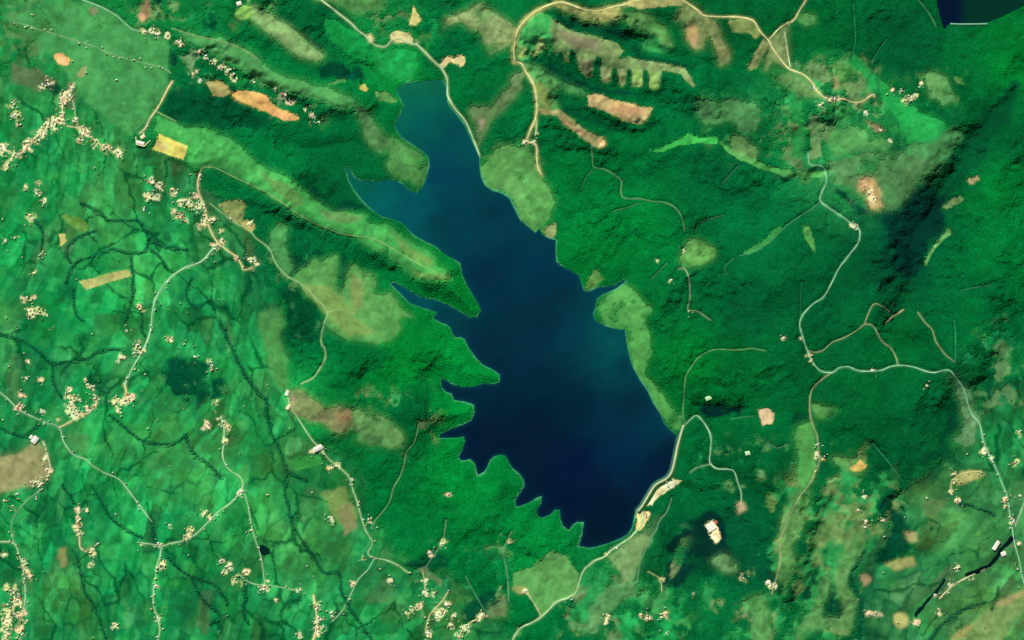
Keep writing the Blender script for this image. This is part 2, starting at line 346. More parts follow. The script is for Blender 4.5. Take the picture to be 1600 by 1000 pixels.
 ('bare_slope', (246,206,132), 1.5, [(994,800),(1006,798),(1016,802),(1014,812),(1006,822),(1000,832),(994,826),(995,812)], 'glaring yellow work yard at the south end of the dam'),
 ('bare_slope', (240,220,165), 1, [(1101,820),(1115,813),(1124,826),(1128,840),(1118,850),(1109,836)], 'glaring white yard in the dark woods below the dam'),
 ('clearing', (104,134,84), 4, [(1108,868),(1128,862),(1150,875),(1156,892),(1136,895),(1115,882)], 'reddish olive clearing in the woods below the dam'),
 ('clearing', (96,142,78), 4, [(1158,940),(1180,932),(1200,924),(1201,1006),(1176,1006),(1176,960)], 'olive strip field at the bottom edge left of the tan lane'),
 ('bare_slope', (245,215,150), 1.5, [(686,104),(690,94),(698,87),(705,87),(711,92),(719,84),(728,89),(727,98),(720,104),(711,101),(703,96),(697,102),(691,110)], 'bright quarry patch beside the road at the lake head'),
 ('bare_slope', (196,196,130), 2, [(608,60),(612,50),(625,47),(640,52),(646,64),(632,68),(618,66)], 'pale roadside bank above the lake head delta'),
 ('clearing', (118,124,84), 3, [(752,966),(766,950),(790,926),(794,940),(790,960),(770,965)], 'brown patch beside the lane left of the large olive field'),
 ('clearing', (110,122,84), 2, [(650,890),(664,882),(672,892),(690,905),(692,916),(676,908)], 'brown bank above the southern village'),
 ('meadow', (52,146,62), 2, [(450,722),(470,712),(500,712),(505,724),(484,730),(460,735)], 'fresh green paddock under the white farm by the woods'),
 ('meadow', (70,148,76), 3, [(118,672),(132,680),(140,706),(130,712),(112,700),(100,680)], 'greyish river bar between the western village and fields'),
]
# brighter or darker spots inside clearings, colour only (same ground, other cover)
SPOTS = [
 ((235,225,160), 1, [(572,55),(580,54),(584,64),(576,66)]), ((245,230,165), 1, [(610,58),(622,56),(634,60),(630,67),(616,66)]),
 ((195,160,108), 2, [(1072,44),(1084,38),(1090,52),(1082,66),(1074,60)]), ((205,170,120), 2, [(1078,56),(1090,56),(1088,74),(1080,72)]),
 ((150,190,100), 0.6, [(987,108),(1003,108),(1002,134),(988,134)]), ((150,190,100), 0.6, [(1014,112),(1030,112),(1028,138),(1016,138)]),
 ((170,180,120), 0.6, [(940,106),(955,106),(952,128),(942,127)]), ((126,124,90), 1, [(905,95),(924,92),(923,119),(912,114)]), ((150,170,108), 0.6, [(964,108),(977,108),(974,134),(968,134)]),
 ((122,118,90), 3, [(872,42),(900,56),(940,66),(935,80),(900,76),(878,62)]),
 ((176,196,112), 1, [(808,90),(814,70),(822,76),(820,92)]), ((180,196,116), 1, [(826,90),(838,74),(842,62),(850,62),(850,76),(838,84)]),
 ((190,148,104), 1.5, [(955,165),(985,168),(1008,174),(1000,180),(975,178),(955,172)]), ((205,190,130), 1.5, [(978,184),(1000,182),(1012,174),(1008,190),(996,194)]),
 ((236,200,140), 1, [(934,216),(944,216),(946,226),(937,230)]), ((170,140,96), 1, [(880,186),(900,200),(922,212),(918,216),(896,204),(878,192)]),
 ((200,140,100), 1, [(1356,302),(1366,298),(1370,310),(1360,314)]), ((240,215,160), 1, [(1354,292),(1362,292),(1366,318),(1358,322)]),
 ((240,190,110), 1, [(360,148),(385,152),(405,164),(396,166),(372,157)]), ((222,160,110), 1, [(430,172),(446,176),(458,184),(444,186),(430,180)]),
 ((252,226,150), 1, [(246,222),(262,228),(262,236),(244,232)]), ((246,196,140), 1, [(92,86),(104,92),(104,100),(94,98)]),
 ((116,150,78), 4, [(470,440),(520,450),(560,500),(590,520),(540,522),(515,500)]), ((120,140,80), 4, [(548,430),(568,440),(570,480),(550,490),(545,460)]),
 ((112,158,80), 3, [(610,362),(640,392),(676,404),(680,416),(650,410),(625,392)]), ((96,134,78), 3, [(500,325),(560,340),(568,345),(540,352),(510,342)]),
 ((120,172,84), 3, [(640,420),(670,425),(700,432),(700,440),(672,434),(645,428)]), ((96,148,76), 4, [(400,262),(450,290),(480,320),(460,326),(425,296)]),
 ((120,140,72), 3, [(830,128),(846,128),(858,140),(862,172),(850,176),(842,160)]),
 ((160,150,120), 2, [(456,614),(462,624),(458,636),(452,630)]), ((160,136,90), 3, [(520,645),(550,642),(552,655),(530,660)]),
 ((170,160,104), 1.5, [(1548,946),(1575,932),(1600,922),(1600,930),(1570,946)]), ((160,150,90), 2, [(1486,1000),(1510,978),(1520,976),(1505,995)]),
 ((126,110,86), 2, [(140,14),(150,10),(156,20),(146,24)]), ((196,208,150), 1, [(655,68),(650,60),(648,66)]),
 ((110,150,84), 2, [(765,170),(778,166),(766,190),(752,208),(750,196)]), ((180,160,130), 1, [(750,186),(756,188),(756,200),(750,202)]),
 ((150,122,88), 2, [(225,-6),(234,-6),(234,24),(226,30),(218,24)]), ((245,180,140), 1, [(214,24),(222,21),(228,28),(222,34)]),
 ((155,140,100), 2, [(1300,120),(1308,120),(1310,134),(1304,140)]), ((148,122,90), 2, [(1350,188),(1372,196),(1384,206),(1372,208)]),
 ((96,122,80), 5, [(20,100),(60,110),(90,125),(60,140),(20,125)]), ((128,110,84), 2, [(1238,190),(1246,196),(1240,206)]),
 ((180,176,108), 2, [(1500,738),(1520,735),(1540,742),(1520,752),(1496,760)]), ((190,186,110), 2, [(1396,962),(1406,956),(1418,958),(1420,975),(1406,984),(1396,975)]),
 ((168,160,108), 1.5, [(1412,832),(1432,830),(1434,846),(1420,848)]), ((150,150,90), 3, [(1380,880),(1400,876),(1424,872),(1428,886),(1400,894)]),
 ((148,128,92), 3, [(1342,900),(1352,896),(1360,908),(1350,918)]), ((210,196,150), 1, [(1352,956),(1378,958),(1378,963),(1352,962)]),
 ((150,150,92), 2, [(800,920),(816,914),(826,924),(812,930)]), ((190,170,130), 1.5, [(1150,786),(1162,784),(1166,796),(1154,804)]),
 ((140,136,86), 3, [(92,860),(102,856),(104,886),(92,888)]), ((120,150,80), 4, [(500,770),(540,760),(560,800),(545,830),(520,800)]), ((128,128,84), 3, [(528,790),(552,786),(556,824),(540,836)]),
]
# darker stands of trees
WOODS = [
 ((0,64,46), [(256,562),(270,550),(300,554),(320,568),(332,590),(350,594),(358,606),(350,616),(335,620),(312,640),(296,626),(280,616),(262,600),(250,580)]),
 ((0,74,46), [(266,140),(300,134),(330,152),(362,158),(396,170),(430,186),(420,200),(380,196),(352,200),(330,198),(300,196),(276,184),(262,165)]),
 ((0,58,46), [(520,318),(545,316),(572,320),(574,328),(545,332),(524,330)]), ((0,66,46), [(470,290),(500,300),(520,314),(505,318),(484,306)]),  # first one: wood by the inlet, its shade put into the colour
 ((0,60,46), [(500,100),(540,102),(570,112),(560,124),(530,118),(500,122)]), ((0,66,46), [(410,20),(440,30),(470,48),(500,70),(510,80),(490,72),(450,40),(420,30)]),
 ((0,62,42), [(870,18),(884,24),(910,34),(940,40),(970,34),(980,50),(984,62),(960,60),(930,56),(900,48),(884,38)]),  # crescent south of the road ridge, slope shade painted in
 ((0,60,44), [(830,98),(842,92),(860,100),(880,112),(910,126),(950,140),(1000,146),(1010,152),(980,152),(940,148),(900,136),(860,116)]),  # band below the comb ridge, coloured dark for its shaded side
 ((0,66,44), [(985,72),(1000,86),(1040,92),(1070,96),(1100,108),(1080,106),(1040,98),(1000,94),(978,88)]),
 ((0,72,44), [(872,152),(880,162),(910,178),(950,192),(990,200),(960,204),(915,192),(880,178)]),
 ((0,48,42), [(1376,350),(1398,330),(1424,312),(1440,288),(1462,272),(1490,286),(1480,310),(1470,326),(1486,340),(1470,366),(1450,384),(1440,414),(1420,434),(1396,424),(1398,390),(1384,366)]),  # gorge: its deep bluish shadow painted into the tree colour
 ((0,74,44), [(1446,272),(1480,248),(1506,214),(1540,170),(1580,120),(1600,130),(1570,190),(1540,240),(1520,270),(1490,300),(1462,306)]),  # upper arm of the gorge, a weaker painted shade
 ((0,34,36), [(1096,640),(1118,630),(1160,632),(1156,645),(1120,653),(1098,651)]),
 ((0,40,36), [(1048,842),(1075,812),(1108,800),(1130,808),(1142,830),(1134,846),(1146,868),(1105,866),(1060,868),(1045,860)]),
 ((0,46,44), [(1040,880),(1060,872),(1090,880),(1075,905),(1050,926),(1036,938),(1036,910)]),
 ((0,62,44), [(1368,778),(1400,770),(1416,780),(1416,820),(1420,860),(1396,878),(1378,884),(1370,870),(1388,830),(1376,800)]),
 ((0,60,42), [(1280,936),(1297,906),(1312,940),(1320,966),(1282,966)]),
 ((0,64,44), [(1292,830),(1304,804),(1316,800),(1312,836),(1296,870),(1284,900),(1270,940),(1256,930),(1262,890),(1276,860)]),
 ((0,66,42), [(1484,620),(1496,640),(1490,670),(1478,690),(1486,720),(1460,716),(1440,730),(1424,724),(1470,690)]),
 ((0,62,46), [(450,405),(470,400),(495,396),(508,400),(494,405),(468,416),(456,430)]), ((0,70,46), [(536,396),(548,400),(540,432),(530,462),(524,456),(528,430)]),
 ((0,72,44), [(446,440),(470,450),(490,470),(505,492),(500,520),(480,540),(466,530),(440,520),(446,490)]),
 ((0,66,40), [(1250,640),(1262,650),(1258,662),(1238,660)]), ((0,60,44), [(1205,880),(1216,870),(1214,896),(1206,906),(1198,890)]),
 ((0,60,44), [(60,120),(80,116),(96,136),(86,142),(68,134)]), ((0,66,46), [(160,96),(178,94),(180,120),(172,134),(152,132),(160,112)]),
 ((0,60,44), [(262,78),(276,80),(284,92),(274,106),(264,100)]), ((0,62,44), [(240,0),(256,0),(252,24),(238,34),(236,18)]),
 ((0,80,50), [(318,14),(336,12),(342,34),(330,50),(318,44)]), ((0,48,40), [(1285,255),(1292,268),(1280,276),(1240,278),(1210,278),(1220,272),(1262,270)]),
 ((0,56,44), [(1306,300),(1320,300),(1334,316),(1348,320),(1356,330),(1344,334),(1324,324),(1310,318)]),
 ((0,84,50), [(1540,580),(1560,590),(1558,622),(1540,650),(1528,650),(1526,630),(1544,610)]),
 ((0,66,46), [(760,926),(784,910),(786,930),(764,950),(752,972),(720,968),(716,950),(740,940)]),
 ((0,72,46), [(636,884),(650,870),(680,862),(702,870),(694,888),(668,880),(650,890)]),
]
# base cover: control points x, y, colour; gorge points darkened for its shade
BASE = [(50,50,(30,126,62)),(30,320,(8,128,62)),(150,300,(12,134,66)),(100,480,(6,126,62)),(250,420,(24,142,70)),(200,550,(22,138,68)),(330,480,(16,134,68)),
 (400,560,(24,144,70)),(50,600,(6,120,62)),(200,700,(14,138,68)),(100,850,(12,126,64)),(200,920,(12,132,66)),(330,780,(12,138,68)),(330,950,(8,124,62)),
 (450,650,(20,138,68)),(450,850,(30,138,68)),(560,900,(20,130,66)),(620,980,(14,128,64)),(530,690,(10,108,52)),
 (300,30,(12,114,58)),(330,165,(0,84,48)),(430,215,(0,104,54)),(500,230,(0,98,52)),(400,75,(5,108,55)),(460,30,(0,92,50)),(620,100,(10,130,58)),(700,60,(0,82,46)),
 (760,115,(0,94,48)),(560,200,(0,98,50)),(540,300,(0,82,46)),(430,330,(0,98,52)),(450,390,(0,88,50)),(560,410,(0,100,52)),(650,445,(0,114,52)),(710,475,(0,116,46)),
 (470,520,(0,88,48)),(570,560,(0,92,46)),(620,570,(4,124,46)),(700,560,(0,120,50)),(640,640,(0,88,48)),(720,640,(2,120,50)),(600,740,(0,98,48)),(700,760,(2,122,52)),
 (740,820,(0,110,50)),(830,850,(4,122,56)),(660,850,(0,100,48)),(750,900,(0,96,48)),(740,30,(5,98,52)),(900,90,(0,80,46)),(1000,140,(0,88,46)),(1100,120,(0,94,50)),
 (1180,30,(0,84,42)),(1280,40,(0,90,44)),(1350,60,(0,84,44)),(1420,70,(0,76,42)),(1530,90,(0,92,44)),(1575,100,(0,108,42)),(1520,160,(0,82,42)),(1250,210,(10,112,60)),
 (900,300,(0,104,48)),(1000,350,(0,116,52)),(1000,270,(0,92,46)),(1100,260,(0,86,46)),(1150,330,(0,92,50)),(1000,480,(0,100,48)),(930,390,(0,108,46)),(1100,450,(0,90,48)),(1230,420,(0,86,46)),
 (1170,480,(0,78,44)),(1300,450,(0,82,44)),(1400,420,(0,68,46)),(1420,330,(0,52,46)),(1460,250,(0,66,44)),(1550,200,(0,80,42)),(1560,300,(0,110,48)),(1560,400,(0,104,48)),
 (1540,480,(0,94,48)),(1400,530,(0,92,44)),(1080,560,(0,104,42)),(1150,590,(0,94,42)),(1230,600,(0,88,44)),(1350,640,(0,86,42)),(1450,650,(0,82,44)),(1550,600,(8,94,50)),
 (1580,690,(18,120,58)),(1130,700,(0,86,44)),(1230,730,(0,86,46)),(1400,740,(0,80,44)),(1080,780,(0,92,48)),(1100,840,(0,54,42)),(1180,880,(0,74,46)),(1000,930,(15,114,60)),
 (1100,950,(6,108,58)),(950,970,(4,92,48)),(1250,950,(6,100,52)),(1320,950,(0,80,46)),(1430,950,(34,118,62)),(1480,820,(40,122,64)),(1550,800,(44,122,64)),(1540,960,(60,126,62)),
 (1400,850,(12,110,56)),(900,960,(0,92,48)),(600,30,(14,116,60)),(800,200,(0,96,50)),(1200,160,(10,100,54)),(1350,200,(26,118,64)),(1330,270,(34,124,70))]

# colour field
num = np.zeros(X.shape + (3,), np.float32)
den = np.zeros(X.shape, np.float32)
xw, yw = X + 26 * W1, Y + 26 * W2
for bx_, by_, c in BASE:
    w = 1.0 / ((xw - bx_) ** 2 + (yw - by_) ** 2 + 500.0) ** 1.6
    den += w
    num += w[..., None] * srgb(c).astype(np.float32)
col = num / den[..., None]
del num, den
forest = np.ones(X.shape, np.float32)
farm = np.zeros(X.shape, np.float32)
for f in FARM:
    sl, m = poly_mask(f, 6, 3)
    farm[sl] = np.maximum(farm[sl], m)
forest *= 1 - farm

# small-holding parcels: jittered cells, turned a little from place to place
ang = 0.25
sway1, sway2 = 60 * noise(260, 881), 60 * noise(260, 882)       # the field pattern turns slowly across the plain
U = (X * math.cos(ang) + Y * math.sin(ang) + 4 * W1 + sway1) / 19.0
V = (-X * math.sin(ang) + Y * math.cos(ang) + 4 * W2 + sway2) / 46.0
best = np.full(X.shape, 1e9, np.float32)
second = np.full(X.shape, 1e9, np.float32)
pid = np.zeros(X.shape, np.int32)
rs = np.random.RandomState(11)
jx, jy = rs.rand(128, 128) * 0.8 + 0.1, rs.rand(128, 128) * 0.8 + 0.1
iu, iv = np.floor(U).astype(np.int32), np.floor(V).astype(np.int32)
for dv in (-1, 0, 1):
    for du in (-1, 0, 1):
        cu, cv = iu + du, iv + dv
        a_, b_ = np.abs(U - cu - jx[cv & 127, cu & 127]), np.abs(V - cv - jy[cv & 127, cu & 127])
        d = (np.maximum(a_, b_) + 0.22 * np.minimum(a_, b_)) ** 2
        near = d < best
        second = np.where(near, best, np.minimum(second, d))
        pid = np.where(near, (cv & 127) * 128 + (cu & 127), pid)
        best = np.where(near, d, best)
edge = np.sqrt(second) - np.sqrt(best)           # 0 on the border between two parcels
ptone = np.exp(rs.randn(128 * 128) * 0.20).astype(np.float32)
pred = (np.clip(rs.randn(128 * 128), -0.5, 3) ** 2 * 0.007).astype(np.float32)
pw = farm * 0.9
tone = ptone[pid]
col *= (1 + (tone - 1) * pw)[..., None]
red = pred[pid]
col[..., 0] += red * pw
col[..., 2] += red * pw * 0.3
# uneven growth inside the smallholdings: garden plots, scrub corners, wet hollows
U2 = (X * math.cos(0.3) + Y * math.sin(0.3) + 5 * W2 + sway1) / 9.0
V2 = (-X * math.sin(0.3) + Y * math.cos(0.3) + 5 * W1 + sway2) / 24.0
n1 = np.floor(U2).astype(np.int32) & 127
n2 = np.floor(V2).astype(np.int32) & 127
plot = rs.randn(128, 128).astype(np.float32)[n2, n1]
patchy = 0.11 * plot + 0.24 * fbm(14, 501, 3, 0.75) + 0.20 * noise(50, 502)
col *= np.exp(farm * (np.clip(1.25 * patchy - 0.03, -0.85, 0.5) + 0.10))[..., None]
col[..., 0] += farm * (np.clip(patchy + 0.02, 0, 1) * 0.06 + 0.003)
yel = sm(0.0, 0.5, fbm(120, 504, 3, 0.6)) * farm
col[..., 0] += 0.022 * yel
col[..., 1] += 0.015 * yel
hue = fbm(24, 503, 2)
col[..., 2] *= 1 + farm * 0.22 * hue
# web of hedges and ditches between groups of plots


def web_dist(cell, seed, warp):
    """distance in map units to the borders of a jittered cell pattern"""
    r_ = np.random.RandomState(seed)
    ax_, ay_ = r_.rand(64, 64), r_.rand(64, 64)
    xr, yr = X * 0.94 - Y * 0.34 + warp * W1 + sway1, X * 0.34 + Y * 0.94 + warp * W2 + sway2
    u, v = xr / cell, yr / (cell * 1.7)
    cu0, cv0 = np.floor(u).astype(np.int32), np.floor(v).astype(np.int32)
    f1 = np.full(X.shape, 1e9, np.float32)
    f2 = f1.copy()
    for q in (-1, 0, 1):
        for p in (-1, 0, 1):
            cu, cv = cu0 + p, cv0 + q
            dd = np.sqrt((u - cu - ax_[cv & 63, cu & 63]) ** 2 + (v - cv - ay_[cv & 63, cu & 63]) ** 2)
            f2 = np.where(dd < f1, f1, np.minimum(f2, dd))
            f1 = np.minimum(f1, dd)
    return (f2 - f1) * 0.5 * cell


web1 = web_dist(56, 71, 11)
thick = np.clip(1.35 + 1.6 * noise(40, 73), 0.5, 3.0)
pres1, pres2 = sm(-0.35, 0.0, noise(70, 74)), sm(0.05, 0.4, noise(55, 75))
strips = np.exp(-(edge * 11.0 / (0.8 * thick)) ** 2) * sm(-0.1, 0.3, noise(48, 75))
web = np.maximum(np.exp(-(web1 / (0.8 * thick)) ** 2) * pres1, strips * 0.55) * farm
col = col * (1 - 0.88 * web[..., None]) + srgb((0, 82, 48)).astype(np.float32) * 0.88 * web[..., None]
# crop rows inside parcels
rows = noise(7, 404, 60, 0.35)
rows2 = noise(6, 405, 50, 1.8)
col *= (1 + pw * 0.10 * np.where(ptone[pid] > 1, rows, rows2))[..., None]

dense = np.zeros(X.shape, np.float32)  # mask of the darker stands, painted shade included
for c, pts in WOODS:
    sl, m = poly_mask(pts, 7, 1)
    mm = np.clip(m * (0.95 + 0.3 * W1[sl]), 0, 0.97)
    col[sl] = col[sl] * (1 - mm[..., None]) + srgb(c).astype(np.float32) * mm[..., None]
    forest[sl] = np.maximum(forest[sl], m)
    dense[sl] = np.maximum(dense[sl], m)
# broken ground: small plots, glades and thickets mixed together
ZONES = [  # outline, bias (higher = more open), open colour, grass colour
 ([(880,905),(960,890),(1000,850),(1050,800),(1075,850),(1045,880),(1100,870),(1210,860),(1215,1010),(880,1010)], 0.02, (110,134,86), (40,140,72)),
 ([(985,925),(1060,915),(1080,960),(1070,1010),(960,1010),(975,960)], 0.22, (70,150,80), (24,142,70)),
 ([(1200,770),(1290,690),(1345,700),(1400,740),(1420,800),(1350,870),(1345,1010),(1210,1010),(1205,880)], 0.04, (108,142,80), (44,142,72)),
 ([(1210,110),(1300,90),(1345,85),(1400,140),(1400,180),(1420,240),(1460,265),(1400,325),(1330,320),(1292,280),(1225,265),(1205,180)], 0.14, (104,140,84), (40,142,72)),
 ([(1085,150),(1190,150),(1200,250),(1150,245),(1090,200)], 0.0, (108,138,86), (50,130,70)),
 ([(550,620),(640,600),(680,620),(680,700),(640,705),(600,700),(560,665)], -0.05, (108,128,80), (50,130,68)),
 ([(200,-20),(420,-20),(430,20),(380,40),(300,60),(262,60),(210,45)], 0.05, (96,140,80), (20,128,64)),
 ([(270,60),(330,80),(400,130),(500,175),(500,200),(430,180),(350,120),(300,130),(262,120)], -0.02, (110,150,100), (30,128,66)),
 ([(1480,560),(1610,480),(1610,640),(1540,660),(1500,600)], 0.02, (92,140,84), (20,124,64)),
 ([(1425,120),(1500,120),(1505,175),(1430,175)], 0.0, (106,146,86), (30,130,66)),
 ([(752,263),(770,240),(790,225),(816,224),(843,270),(863,320),(846,355),(838,362),(806,325),(770,296)], -0.02, (120,160,90), (60,150,78)),
 ([(560,20),(640,10),(690,20),(690,60),(640,50),(590,50)], -0.02, (92,136,80), (20,126,62)),
 ([(1090,690),(1240,690),(1240,770),(1170,780),(1090,740)], -0.12, (88,136,84), (24,116,60)),
 ([(640,880),(700,830),(800,830),(810,1010),(650,1010)], -0.10, (96,140,84), (20,118,60)),
 ([(-20,0),(110,-20),(100,110),(60,120),(-20,100)], 0.08, (80,136,76), (24,128,64)),
 ([(250,550),(300,545),(360,595),(345,640),(300,640),(250,600)], -0.04, (70,140,80), (16,120,62)),
 ([(380,340),(470,360),(520,480),(470,540),(440,500),(430,420)], -0.08, (84,136,76), (24,116,60)),
]
ragged = fbm(9, 821, 2, 0.85)
zn4 = 0.5 * noise(22, 831, 110, 0.46, 8 * W1, 8 * W2) + 0.3 * noise(13, 832, 60, 0.40, 6 * W2, 6 * W1)
zn1, zn2, zn3 = fbm(26, 801, 4, 0.72), fbm(34, 802, 3, 0.6), fbm(12, 803, 2, 0.7)
for pts, bias, c1, c2 in ZONES:
    sl, m = poly_mask(pts, 8, 6, 40)
    streak = zn4[sl] if pts[0] in ((880,905), (1200,770)) else zn1[sl]
    v = streak + bias + 0.35 * zn3[sl]
    o_ = sm(0.03, 0.26, v) * m * 0.85
    tcol = sm(-0.12, 0.22, zn2[sl])[..., None]
    cc = srgb(c2) * (1 - tcol) + srgb(c1) * tcol
    cc = (cc * np.clip(1 + 0.55 * zn3[sl], 0.5, 1.6)[..., None]).astype(np.float32)
    col[sl] = col[sl] * (1 - o_[..., None]) + cc * o_[..., None]
    forest[sl] *= 1 - o_
    dk = sm(0.06, 0.38, -v) * m * 0.45 * (1 - farm[sl])
    col[sl] *= (1 - 0.55 * dk)[..., None]

region = np.zeros(X.shape, np.int32)             # 0 ground, 1.. clearings, 1000+ parcels
clear_parts = []
grain = fbm(13, 55, 3, 0.75)
grain2 = fbm(26, 56, 3, 0.6)
for i, (nm, c, wp, pts, words) in enumerate(CLEAR):
    sl, m = poly_mask(pts, wp, 0)
    if wp >= 1.4:
        m = sm(0.40, 0.60, blur(m, 1) + 0.40 * ragged[sl])
    if wp >= 3 and (nm == 'clearing' or 'rough' in words or 'mottled' in words or 'headland' in words):
        m = m * (1 - 0.85 * sm(0.16, 0.34, -zn1[sl] - 0.1))
    hard = m
    if wp >= 2.5:
        m = 0.5 * m + 0.5 * blur(m, 3)
    c = (c[0] - 12, c[1] + 6, c[2]) if (c[0] < 160 and c[0] > c[1] * 0.6) else c
    cc = srgb(c).astype(np.float32)
    g, g2 = grain[sl][..., None], grain2[sl][..., None]
    amp = 0.34 if nm in ('meadow', 'field') else 0.52
    var = cc * (1 + amp * g + 0.5 * amp * g2 * np.array([1.6, 0.5, 1.0], np.float32))
    col[sl] = col[sl] * (1 - m[..., None]) + np.clip(var, 0.002, 0.9) * m[..., None]
    forest[sl] *= 1 - hard
    region[sl] = np.where(hard > 0.5, i + 1, region[sl])
for c, wp, pts in SPOTS:
    sl, m = poly_mask(pts, wp, 1)
    m = m * 0.85
    cc = srgb(c).astype(np.float32) * (1 + 0.15 * grain[sl][..., None])
    col[sl] = col[sl] * (1 - m[..., None]) + cc * m[..., None]
    forest[sl] *= 1 - m
region = np.where((region == 0) & (farm > 0.5) & (dense < 0.4), 1000 + pid, region)

